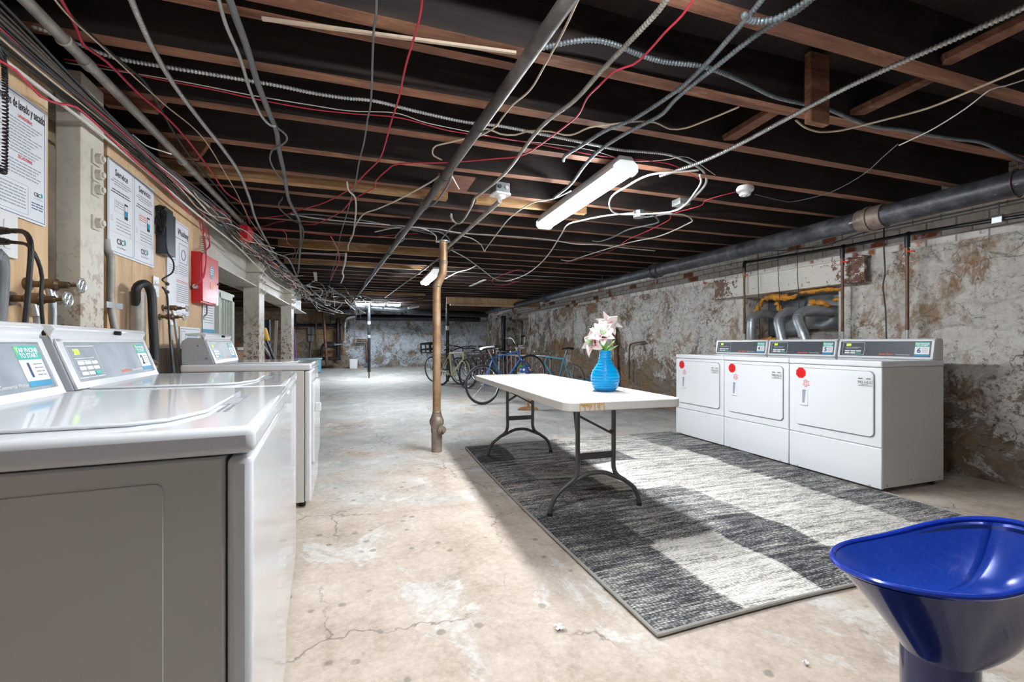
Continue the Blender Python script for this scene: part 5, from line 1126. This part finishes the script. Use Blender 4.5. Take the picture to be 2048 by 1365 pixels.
foam([(4.62, 3.78, 1.60), (4.62, 3.86, 1.57), (4.62, 4.02, 1.59), (4.64, 4.15, 1.60), (4.66, 4.3, 1.58)], 'thick orange spray foam bead under the middle of the lintel', .036)
foam([(4.66, 4.28, 1.57), (4.62, 4.30, 1.50), (4.62, 4.34, 1.44), (4.66, 4.40, 1.40)], 'orange spray foam running down beside the left duct', .034)
foam([(4.62, 4.05, 1.53), (4.58, 3.98, 1.46), (4.56, 3.93, 1.40), (4.58, 3.92, 1.36)], 'orange spray foam blob between the left and middle ducts', .030)
foam([(4.60, 3.62, 1.50), (4.56, 3.54, 1.49), (4.56, 3.44, 1.47), (4.60, 3.40, 1.44)], 'orange spray foam over the right duct elbow', .026)
foam([(4.66, 3.42, 1.50), (4.70, 3.36, 1.51), (4.72, 3.34, 1.50)], 'small orange foam smear at the right side of the recess', .02)
foam([(4.62, 3.95, 1.10), (4.62, 4.1, 1.10), (4.62, 4.3, 1.10)], 'orange foam along the recess sill behind the ducts', .03)
for xx, yb, lb in ((1516, 692, 'thin dark wire hanging at the left of the vent recess'), (1556, 640, 'thin rusty wire hanging over the vent recess'), (1595, 660, 'thin dark wire hanging over the right silver duct')):
    a_ = px(xx, 480, 4.50); b_ = px(xx + 3, yb, 4.50); o = MB().tube(smooth([a_, a_.lerp(b_, .4) + Vector((.0, .006, 0)), a_.lerp(b_, .7) - Vector((0, .006, 0)), b_], .05), .0038, 6).build('cable', 'darkwire'); tag(o, lb, 'cable')
o = MB().tube(smooth([px(1768, 448, 4.52), px(1768, 500, 4.5), px(1770, 545, 4.5), px(1766, 575, 4.48), px(1771, 620, 4.46), px(1773, 690, 4.4)], .04), .006, 8).build('cable', 'darkwire'); tag(o, 'black cable hanging down the whitewashed wall behind dryer 6', 'cable')
for k, (dz, m, lb) in enumerate(((0, 'tanwire', 'upper tan cable stretched along the underside of the drain pipe'), (-.012, 'tanwire', 'lower tan cable stretched beside the drain pipe'))):
    o = MB().tube(smooth([px(2070, 382 + k * 5, 4.2), px(1900, 420 + k * 3, 4.2), px(1640, 478, 4.2), px(1480, 512, 4.2), px(1350, 534, 4.2), px(1200, 572, 4.0)], .1), .005, 6).build('cable', m); tag(o, lb, 'cable')
o = MB().tube(smooth([px(2060, 395, 4.6), px(1920, 425, 4.58), px(1850, 440, 4.6), px(1720, 468, 4.6), px(1650, 492, 4.58), px(1580, 500, 4.6), px(1520, 506, 4.6), px(1400, 530, 4.6)], .08), .006, 7).build('cable', 'greywire'); tag(o, 'grey cable wandering along the top of the white brick band', 'cable')
# rusty downpipe in the wall and hook pipe
o = MB().tube(smooth([(4.60, 7.55, 1.32), (4.58, 7.52, 1.15), (4.60, 7.5, .8), (4.58, 7.46, .4), (4.60, 7.45, .02)], .05), .045, 14).build('rusty_pipe', 'rust'); tag(o, 'crusted rusty pipe running down the stone wall behind the blue vase', 'pipe')
a_ = px(1258, 715, 4.56); o = MB().tube(smooth([px(1258, 760, 4.56), px(1259, 700, 4.56), px(1264, 688, 4.56), px(1290, 684, 4.56)], .02), .015, 10).build('hook_pipe', 'rust'); tag(o, 'dark bent pipe hooked along the stone wall beside the rusty pipe', 'pipe')
# bins by the wall
def bucket(c, w, d, h, m, name, label, taper=.86):
    t = thing(name, label, 'bin', c); k = 18; mb = MB(); rings = []
    def ring(s, z): return [(x * s, y * s, z) for x, y in rrect(-w / 2, -d / 2, w / 2, d / 2, min(w, d) * .18, 5)]
    R_ = [ring(taper, 0), ring(1, h), ring(1.05, h + .002), ring(1.05, h + .02), ring(.97, h + .02), ring(.84, .02)]; n = len(R_[0]); vs = [p for r in R_ for p in r]; fs = []
    for i in range(len(R_) - 1):
        for j in range(n): fs.append((i * n + j, i * n + (j + 1) % n, (i + 1) * n + (j + 1) % n, (i + 1) * n + j))
    fs += [tuple(range(n))[::-1], tuple(len(vs) - n + j for j in range(n))]; mb.add(vs, fs); mb.build('bin_body', m, t)
    return t
q = pz(1210, 815, 0); bucket((q.x, q.y, .004), .42, .34, .50, 'bluebin', 'plastic_bin', 'royal blue plastic bin on the floor behind the white table')
q = pz(1176, 800, 0); t = thing('storage_tote', 'low bin with a teal lid just left of the royal blue bin', 'bin', (q.x, q.y, .004))
MB().prism(rrect(-.24, -.18, .24, .18, .04), (0, 0, 0), (1, 0, 0), (0, 1, 0), .34).build('bin_body', 'greywire', t); MB().prism(rrect(-.26, -.20, .26, .20, .05), (0, 0, .34), (1, 0, 0), (0, 1, 0), .04).build('bin_lid', 'teal', t, bevel=.006)

# ================================================================ BICYCLES
def bike(loc, heading, label, fm='blue', tyre='tyre', saddle='black', bar='flat', wr=.34, pitch=0, lean=0, crate=False, ft=.016, rimm='steel', pedals=True, group=None, forkm=None, size=1.0):
    t = thing('bicycle', label, 'bicycle', loc, heading, group); t.rotation_euler = (R(lean), -R(pitch), heading); t.rotation_mode = 'XYZ'
    wb = 1.03 * size; ra = Vector((0, 0, wr)); fa = Vector((wb, 0, wr)); bb = Vector((.43, 0, .28)); st_ = Vector((.27, 0, .74 * size + .02)); hd = Vector((.82, 0, .78 * size)); hb_ = Vector((.86, 0, .64 * size))
    for nm, a in (('rear_wheel', ra), ('front_wheel', fa)):
        w_ = MB(); w_.torus(a, (0, 1, 0), wr - .020, .020 + (.007 if ft > .018 else 0), 48, 8); w_ = w_.build(nm, tyre, t)
        MB().torus(a, (0, 1, 0), wr - .040, .008, 40, 6).build('rim', rimm, w_)
        s = MB()
        for i in range(20):
            an = i * math.pi / 10; s.tube([a + Vector((0, .02 * (1 if i % 2 else -1), 0)), a + Vector(((wr - .04) * math.cos(an), 0, (wr - .04) * math.sin(an)))], .0013, 4)
        s.build('spokes', 'steel', w_); MB().cyl(a - Vector((0, .05, 0)), a + Vector((0, .05, 0)), .016, n=10).build('hub', 'steel', w_)
    f = MB()
    f.tube([st_ - Vector((0, 0, .0)), hd], ft, 10); f.tube([bb, hb_], ft * 1.15, 10); f.tube([bb, st_ + (st_ - bb) * .05], ft, 10); f.tube([hd + (hd - hb_) * .15, hb_], ft * 1.2, 10)
    for s in (-1, 1): f.tube([ra + Vector((0, s * .05, 0)), bb + Vector((-.03, s * .03, 0))], .009, 8); f.tube([ra + Vector((0, s * .05, 0)), st_ + Vector((-.01, s * .012, -.04))], .008, 8)
    f.build('frame', fm, t)
    k = MB()
    for s in (-1, 1): k.tube(smooth([fa + Vector((0, s * .05, 0)), fa + Vector((-.09, s * .05, .22)), hb_ + Vector((0, s * .045, -.04)), hb_ + Vector((0, s * .01, 0))], .04), .011, 8)
    k.build('fork', forkm or fm, t)
    sp = st_ + (st_ - bb).normalized() * .17; MB().tube([st_, sp], .012, 8).build('seat_post', 'steel', t)
    sd = MB(); rings = []
    for x, w, z in ((-.14, .055, .0), (-.12, .078, .012), (-.05, .065, .014), (.03, .030, .006), (.10, .020, .002), (.135, .012, -.006)): rings.append([(sp.x + x, w * math.cos(R(a)), sp.z + z + .03 + .016 * math.sin(R(a))) for a in range(0, 360, 45)])
    vs = [p for r in rings for p in r]; fs = [(i * 8 + j, i * 8 + (j + 1) % 8, (i + 1) * 8 + (j + 1) % 8, (i + 1) * 8 + j) for i in range(5) for j in range(8)] + [tuple(range(8))[::-1], tuple(40 + j for j in range(8))]
    sd.add(vs, fs); sd.build('saddle', saddle, t)
    q = hd + (hd - hb_) * .15; tp_ = q + (hd - hb_).normalized() * .07; h = MB(); h.tube([q, tp_, tp_ + Vector((.07, 0, .01))], .013, 8); c_ = tp_ + Vector((.07, 0, .01))
    if bar == 'flat': P = [(-.0, -.31, .03), (0, -.18, .03), (0, -.05, 0), (0, .05, 0), (0, .18, .03), (0, .31, .03)]
    elif bar == 'drop': P = [(.05, -.2, -.13), (.12, -.2, -.08), (.09, -.2, .0), (0, -.18, .01), (0, 0, 0), (0, .18, .01), (.09, .2, .0), (.12, .2, -.08), (.05, .2, -.13)]
    else: P = [(-.16, -.33, .17), (-.05, -.30, .17), (.02, -.22, .15), (.03, -.12, .02), (0, 0, 0), (.03, .12, .02), (.02, .22, .15), (-.05, .30, .17), (-.16, .33, .17)]
    h.tube(smooth([c_ + Vector(p) for p in P], .03), .012, 8); hb = h.build('handlebar', 'chrome' if bar != 'flat' else 'black', t)
    for s in (0, -1):
        p0, p1 = c_ + Vector(P[s]), c_ + Vector(P[1 if s == 0 else -2]); MB().tube([p0, p0.lerp(p1, .8)], .017, 10).build('grip', 'black', hb)
    c = MB(); c.torus(bb + Vector((0, .05, 0)), (0, 1, 0), .085, .005, 28, 5); c.tube([bb + Vector((0, .06, 0)), bb + Vector((.12, .07, -.12))], .009, 6); c.tube([bb - Vector((0, .06, 0)), bb + Vector((-.12, -.07, .12))], .009, 6)
    c.tube([bb + Vector((0, .05, .085)), ra + Vector((0, .05, .03))], .004, 4); c.tube([bb + Vector((0, .05, -.085)), ra + Vector((0, .05, -.03))], .004, 4); c.build('crankset', 'steel', t)
    for s in (1, -1): p = bb + Vector((s * .12, s * .12, -s * .12)); MB().box(p - Vector((.04, .04, .01)), p + Vector((.04, .04, .01))).build('pedal', 'black', t, bevel=.003)
    if crate:
        z = MB(); x0, x1, zc_, hh, yy = -.26, .14, .80, .27, .17
        for zz_, th in ((zc_, .012), (zc_ + hh - .05, .05), (zc_ + .08, .03)):
            for a, b_ in (((x0, -yy), (x1, -yy + .01)), ((x0, yy - .01), (x1, yy)), ((x0, -yy), (x0 + .01, yy)), ((x1 - .01, -yy), (x1, yy))): z.box((a[0], a[1], zz_), (b_[0], b_[1], zz_ + th))
        for xx in (x0, x1 - .03, (x0 + x1) / 2):
            for s in (-1, 1): z.box((xx, s * yy - .005, zc_), (xx + .03, s * yy + .005, zc_ + hh))
        for s in (-1, 0, 1): z.box((x0, s * (yy - .02) - .015, zc_), (x0 + .012, s * (yy - .02) + .015, zc_ + hh))
        z.box((x0, -yy, zc_), (x1, yy, zc_ + .01)); z.build('milk_crate', 'black', t)
        z = MB(); z.tube([(-.02, .06, .36), (-.12, .08, .80)], .006, 6); z.tube([(-.02, -.06, .36), (-.12, -.08, .80)], .006, 6); z.tube([(.20, 0, .70), (-.25, 0, .795)], .006, 6); z.build('rack', 'black', t)
    return t
M['beige'] = plain('beige_frame', (.62, .55, .36), .35, var=.05); M['roadblue'] = plain('road_blue_frame', (.04, .16, .42), .3, var=.1); M['lightblue'] = plain('light_blue_frame', (.10, .32, .45), .35, var=.1)
M['darkframe'] = plain('dark_frame', (.03, .03, .04), .35); M['purpleframe'] = plain('dark_purple_frame', (.10, .05, .15), .35); M['greygreen'] = plain('grey_green_frame', (.16, .20, .20), .35)
M['redframe'] = plain('dull_red_frame', (.25, .03, .04), .4)
hd_ = lambda dx, dy: math.atan2(dy, dx)
q = pz(882, 771, 0); bike((q.x, q.y, .0), hd_(.39, -.92), 'beige mountain bicycle half behind the brown post', 'beige', 'tyre', 'black', 'flat', .36, ft=.022, lean=-6, size=1.06)
q = pz(868, 765, 0); bike((q.x, q.y, .0), hd_(.50, -.86), 'black bicycle with a milk crate on its rear rack', 'darkframe', 'tyre', 'black', 'flat', .35, crate=True, lean=5, size=1.0)
q = pz(912, 764, 0); bike((q.x + .25, q.y, .0), hd_(.42, -.9), 'dark purple bicycle in the row between the beige and the grey-green ones', 'purpleframe', 'tyre', 'black', 'flat', .34, lean=8)
q = pz(945, 766, 0); bike((q.x + .2, q.y + .4, .0), hd_(.3, -.95), 'dull red bicycle at the back of the row against the stone wall', 'redframe', 'tyre', 'black', 'flat', .34, lean=-4)
q = pz(985, 768, 0); bike((q.x, q.y, .0), hd_(-.12, -.95), 'grey-green bicycle with chrome handlebar at the middle of the row', 'greygreen', 'tyre', 'black', 'drop', .34, ft=.02, lean=-5, forkm='beige')
q = pz(972, 809, 0); bike((q.x, q.y, .0), hd_(.96, .26), 'blue road bicycle with cream saddle, front wheel raised on the rack', 'roadblue', 'tyre', 'white', 'high', .345, pitch=9, lean=-3, forkm='roadblue')
q = pz(1142, 802, 0); bike((q.x, q.y, .0), hd_(-.25, .96), 'light blue bicycle with broad black saddle and copper stays', 'lightblue', 'tyre_brown', 'black', 'drop', .34, lean=5, forkm='copper')
q = pz(1098, 796, 0); bike((q.x - .1, q.y + .9, .0), hd_(-.05, .99), 'copper-coloured bicycle with small grey saddle behind the rack', 'copper', 'tyre', 'console_grey', 'drop', .34, lean=-5)
q = pz(928, 757, 0); bike((q.x + .2, q.y + .2, .0), hd_(.46, -.88), 'black bicycle with white rims standing deep in the row of bicycles', 'darkframe', 'tyre', 'black', 'flat', .34, lean=2, rimm='white')
q = pz(958, 753, 0); bike((q.x + .3, q.y - .3, .0), hd_(.35, -.94), 'black bicycle with dropped handlebar next to the stone wall end', 'darkframe', 'tyre', 'black', 'drop', .34, lean=-7)
t = thing('bicycle_rack', 'low grey metal bicycle rack with upright bars behind the table', 'bike rack')
a_, b_ = pz(985, 788, 0), pz(1085, 793, 0); a_.z = b_.z = 0; a_ += Vector((.3, .5, 0)); b_ += Vector((.3, .3, 0)); z = MB()
MB().tube([a_, a_ + Vector((0, 0, .80)), b_ + Vector((0, 0, .78)), b_], .022, 12).build('rack_frame', 'steel', t)
for i in range(1, 12): p = a_.lerp(b_, i / 12); MB().cyl(p + Vector((0, 0, .06)), p + Vector((0, 0, .785)), .008, n=8).build('upright_bar', 'steel', t)
MB().tube([a_ + Vector((0, 0, .06)), b_ + Vector((0, 0, .06))], .016, 8).build('lower_rail', 'steel', t)
# helmet with visor on the rack, green lamp
q = py(1052, 738, b_.y - 1.05); t = thing('helmet', 'blue and orange bicycle helmet hanging on the rack', 'helmet', (q.x, q.y, q.z - .06)); mb = MB()
mb.sheet(lambda u, v: (.12 * math.cos(2 * math.pi * u) * math.sin(v * 1.75 + .001), .15 * math.sin(2 * math.pi * u) * math.sin(v * 1.75 + .001), .12 * math.cos(v * 1.75)), 28, 12)
hm = N('flame_helmet'); hm = hm.fin(hm.ramp(hm.noise(9, 3), [(.45, (.03, .07, .2)), (.55, (.05, .10, .25)), (.58, (.75, .4, .2)), (.64, (.8, .75, .6))]), .3); mb.build('helmet_shell', hm, t, ang=180); MB().torus((0, 0, -.02), (0, 0, 1), .135, .012, 28, 8, .9, 1.1).build('edge_band', 'console_grey', t)
q = py(1036, 741, b_.y - .6); o = MB().tube(smooth([q + Vector(p) for p in ((0, 0, .06), (.08, 0, .07), (.10, 0, .0), (.03, 0, -.07), (-.03, 0, .0), (0, 0, .06))], .02), .014, 8).build('cable_lock', plain('lime_plastic', (.05, .55, .08), .4)); tag(o, 'bright green loop lock hanging beside the helmet', 'bike lock')
# small orange wooden stand under the far end of the table
q = pz(1056, 820, 0); t = thing('wooden_stand', 'small orange wooden stand with a crosswise foot behind the table legs', 'wooden stand', (q.x, q.y, 0), R(-15))
MB().prism([(-.17, 0), (.17, 0), (.15, .03), (.06, .05), (-.06, .05), (-.15, .03)], (0, .02, 0), (1, 0, 0), (0, 0, 1), .04).build('foot', 'woodlight', t, bevel=.004); MB().cyl((0, 0, .04), (0, 0, .42), .022, n=12).build('post', 'woodlight', t)
MB().prism([(-.14, 0), (.14, 0), (.16, .07), (-.16, .07)], (0, .10, .40), (1, 0, 0), (0, 0, 1), .20).build('cradle', 'woodlight', t, bevel=.008)
# ================================================================ FAR WALL
def fp(a, b, r, name, label, m='blackpipe', Y=16.75, cat='pipe'):
    o = MB().tube([py(*a, Y), py(*b, Y)], r, 12).build(name, m); return tag(o, label, cat)
t = thing('header_pipe', 'large black horizontal pipe along the top of the back wall with a silver elbow', 'pipe'); z0_ = py(700, 636, 16.6)
MB().tube([py(712, 635, 16.6), py(900, 637, 16.3), py(960, 639, 16.2)], .11, 16).build('pipe_run', 'blackpipe', t, ang=60)
MB().tube(smooth([py(722, 633, 16.6), py(705, 633, 16.6), py(694, 637, 16.6), py(691, 645, 16.6), py(690, 655, 16.6)], .03), .075, 14).build('silver_elbow', 'steel', t); MB().tube([py(690, 655, 16.6), py(690, 682, 16.6), py(684, 688, 16.6), py(668, 688, 16.6)], .03, 10).build('branch_pipe', 'steel', t)
fp((588, 651), (682, 651), .05, 'pipe', 'upper dark pipe crossing the ochre stones of the back wall', Y=16.93); fp((588, 655.5), (680, 655.5), .05, 'pipe', 'lower rusty pipe crossing the ochre stones of the back wall', 'rust', 16.92)
o = MB().tube(smooth([py(590, 626, 16.9), py(588, 641, 16.9), py(592, 650, 16.92), py(602, 651, 16.93)], .05), .06, 12).build('pipe_elbow', 'blackpipe'); tag(o, 'dark pipe elbow beside the far cream column', 'pipe')
fp((676, 637), (676, 716), .065, 'pipe', 'thick black vertical pipe in the middle of the far plumbing', 'blackpipe', 16.55); fp((683, 652), (684, 712), .04, 'pipe', 'reddish vertical pipe right of the thick black one', 'rust', 16.5)
fp((647, 625), (654, 732), .05, 'pipe', 'slightly leaning dark pipe left in the far plumbing', 'rust', 16.2); fp((632, 608), (632, 700), .02, 'pipe', 'thin rusty rod hanging left of the leaning pipe', 'rust', 16.5); fp((661, 609), (661, 650), .015, 'pipe', 'short thin rod above the thick black pipe', 'blackpipe', 16.5)
fp((645, 623), (700, 619), .05, 'pipe', 'dark pipe close under the far ceiling above the plumbing', 'blackpipe', 16.3); fp((645, 718), (682, 717), .06, 'pipe', 'low black pipe near the floor at the far plumbing', 'blackpipe', 16.4)
t = thing('pump', 'round black pump in the far plumbing', 'pump'); q = py(659, 690, 16.3); MB().lathe([(.0, -.16), (.08, -.15), (.10, -.06), (.10, .05), (.06, .09), (.05, .15), (.0, .15)], q, 20, 'x').build('motor', 'black', t); MB().tube(smooth([q + Vector((-.15, 0, 0)), q + Vector((-.22, 0, -.05)), q + Vector((-.24, 0, -.40))], .04), .045, 10).build('pump_pipe', 'blackpipe', t); MB().tube([q + Vector((.15, 0, 0)), py(690, 688, 16.5)], .03, 8).build('pump_pipe', 'steel', t)
t = thing('electrical_box', 'grey electrical box with a smaller one below on the back wall', 'electrical box'); q = py(622, 662, 16.86)
MB().box(q + Vector((-.10, 0, -.13)), q + Vector((.10, .08, .13))).build('upper_box', plain('grey_enclosure', (.20, .22, .23), .4), t, bevel=.006); MB().box(q + Vector((-.09, 0, -.36)), q + Vector((.09, .07, -.16))).build('lower_box', plain('light_grey_enclosure', (.30, .32, .33), .4), t, bevel=.006); MB().cyl(q + Vector((0, .04, -.36)), q + Vector((-.04, .04, -1.0)), .014, n=8).build('box_conduit', 'steel', t)
o = MB().tube([py(714, 682, 16.6), py(732, 681, 16.6), py(733, 690, 16.6), py(735, 726, 16.6)], .05, 12).build('wall_pipe', 'rust'); tag(o, 'rusty pipe leaving the white back wall and turning down by the black post', 'pipe')
q = py(707, 732, 16.3); bk = bucket((q.x, q.y, .19), .28, .28, .30, 'white', 'bucket', 'small white bucket on the floor at the back wall'); 
q = py(613, 716, 15.5); q.z = .14; t = thing('plastic_tub', 'light blue plastic tub near the back wall beside the washer', 'tub', q); MB().prism(rrect(-.42, -.2, .42, .2, .05), (0, 0, 0), (1, 0, 0), (0, 1, 0), .40).build('tub_body', plain('sky_blue_plastic', (.16, .40, .52), .4), t, bevel=.01); MB().prism(rrect(-.45, -.22, .45, .22, .05), (0, 0, .40), (1, 0, 0), (0, 1, 0), .04).build('tub_lid', plain('pale_blue_plastic', (.30, .52, .60), .4), t, bevel=.008)
t = thing('pressure_gauges', 'pair of round white gauges on top of the far header pipe', 'gauge')
for xx in (713, 721): q = py(xx, 624, 16.3); z = MB().cyl(q, q + Vector((0, .05, 0)), .085, n=20).build('gauge_dial', 'white', t); MB().torus(q, (0, 1, 0), .088, .01, 20, 6).build('gauge_ring', 'steel', t); MB().cyl(q - Vector((0, -.03, .09)), q - Vector((0, -.03, .22)), .014, n=8).build('gauge_stem', 'steel', t)
o = MB().tube([py(700, 612, 14.2), py(800, 620, 14.2), py(822, 616, 14.2)], .09, 12).build('ceiling_pipe', 'blackpipe'); tag(o, 'fat black pipe just below the far glaring tube lights', 'pipe')
fp((815, 624), (975, 630), .09, 'pipe', 'dark pipe crossing above the bicycles near the far ceiling', 'blackpipe', 13.9)
fp((816, 617), (838, 613), .03, 'pipe', 'short white painted pipe piece under the far ceiling', 'white', 13.5)
o = MB().tube([px(1007, 632, 4.45), px(1007, 700, 4.45), px(1007, 745, 4.45)], .075, 12).build('wall_post', 'blackpipe'); tag(o, 'tall dark pipe against the stone wall left of the far recess', 'pipe')
# ================================================================ LEFT ROOM AND TOOLS
for a, b, r, lb, m in (((432, 556), (600, 622), .05, 'thick cream pipe under the ceiling of the left room', 'cream'), ((432, 545), (600, 612), .03, 'thin cream pipe above the thick one in the left room', 'cream')):
    o = MB().tube([px(a[0] - 60, a[1] - 24, -2.0), px(*b, -2.0)], r, 12).build('ceiling_pipe', m); tag(o, lb, 'pipe')
t = thing('shelf_unit', 'low brown wooden cabinet with a white top behind machine 3', 'cabinet', (-2.15, 6.2, .02)); MB().box((-.6, 0, 0), (.75, .5, .95)).build('cabinet_body', plain('brown_veneer', (.30, .15, .05), .5, var=.2), t, bevel=.004); MB().box((-.63, -.03, .95), (.78, .53, .985)).build('cabinet_top', 'white', t, bevel=.003)
def tool(name, label, a, b, r, m, cat, extra=None):
    t = thing(name, label, cat); MB().tube([a, b], r, 10).build('handle', m, t)
    if extra: extra(t, Vector(a), Vector(b))
    return t
def blade(t, a, b):
    d = (a - b).normalized(); z = MB(); s = Vector((0, 1, 0)).cross(d).normalized()
    z.sheet(lambda u, v: a - d * (.36 * v) + Vector((0, 1, 0)) * ((u - .5) * .16 * math.sin(min(1, v * 1.4 + .35) * 1.9)) + s * (.05 * ((u - .5) * 2) ** 2), 8, 12); o = z.build('blade', 'yellow', t); m_ = o.modifiers.new('s', 'SOLIDIFY'); m_.thickness = .004
A0, A1 = py(526, 655, 6.35), py(555, 730, 6.5); A1.z = .0
t = thing('shovel', 'shovel with bright yellow blade up, leaning beside the cream column', 'shovel')
p0, p1 = py(522, 656, 6.4), py(533, 682, 6.4); z = MB(); dv = (p1 - p0); sd = Vector((_c, -_s, 0))
z.sheet(lambda u, v: p0.lerp(p1, v) + sd * ((u - .5) * .11 * (1 - .45 * v ** 2)) + Vector((0, .05 * ((u - .5) * 2) ** 2, 0)), 8, 10); o = z.build('blade', 'yellow', t); m_ = o.modifiers.new('s', 'SOLIDIFY'); m_.thickness = .005
e = p1 + (p1 - p0).normalized() * 1.05; e.z = .02; MB().tube([p1, e], .017, 10).build('shaft', 'blackpipe', t)
for a, b, m, lb in (((519, 672), (560, 742), 'greywire', 'dark grey crutch-like tool leaning behind machine 3'), ((524, 690), (565, 745), 'steel', 'silver-edged tool shaft leaning behind machine 3')):
    p0, p1 = py(*a, 6.6), py(*b, 6.7); e = p0 + (p1 - p0) * ((p0.z - .02) / (p0.z - p1.z)); o = MB().tube([p0, e], .02, 8).build('tool_shaft', m); tag(o, lb, 'tool')
p0, p1 = py(521, 685, 6.35), py(531, 735, 6.35); e = p0 + (p1 - p0) * ((p0.z - .02) / (p0.z - p1.z)); o = MB().tube([p0, e], .022, 8).build('broom_handle', 'redwire'); tag(o, 'red tool handle leaning against the cream column', 'tool')
o = MB().bar(py(553, 642, 8.6), Vector((py(546, 740, 8.6).x, 8.6, .02)), .06, .04).build('board', 'white', bevel=.003); tag(o, 'white leaning board standing between the two cream columns', 'board')
o = MB().bar(py(542, 630, 10), Vector((py(542, 730, 10).x, 10, .02)), .10, .05).build('board', 'cream', bevel=.003); tag(o, 'cream upright board behind the leaning white board', 'board')
o = MB().bar(py(535, 640, 9.5), Vector((py(537, 730, 9.5).x, 9.5, .02)), .12, .08).build('upright_case', plain('dark_navy_cloth', (.02, .03, .08), .6)); tag(o, 'dark navy upright case between the two cream columns', 'case')
t = thing('lattice', 'purple and white lattice strip leaning on the far cream column', 'lattice'); p0, p1 = py(586, 655, 8.9), py(596, 740, 8.9); p1.z = .02; z = MB(); s1 = Vector((.05, 0, 0))
z.tube([p0, p1 - s1], .008, 6); z.tube([p0 + s1 * .2, p1 + s1], .008, 6)
for i in range(24): a = p0.lerp(p1, i / 24); w_ = .05 * i / 24; z.tube([a - Vector((w_, 0, 0)), a + Vector((w_, 0, -.04))], .006, 5)
z.build('lattice_bars', plain('purple_plastic', (.30, .12, .45), .5), t)
# scraps on the floor
for (x, y), lb, m, s in (((1118, 1257), 'white scrap of paper on the bare floor left of the rug corner', 'paper', .016), ((1612, 1329), 'tiny pale pebble on the floor before the blue stool', 'paper', .008)):
    q = pz(x, y, 0); mb = MB(); mb.sheet(lambda u, v: (q.x + (u - .5) * s * (1.5 + math.sin(v * 9)), q.y + (v - .5) * s * 2, .004 + .005 * math.sin(u * 5 + v * 7) ** 2), 6, 6); o = mb.build('paper_scrap', m); tag(o, lb, 'scrap')
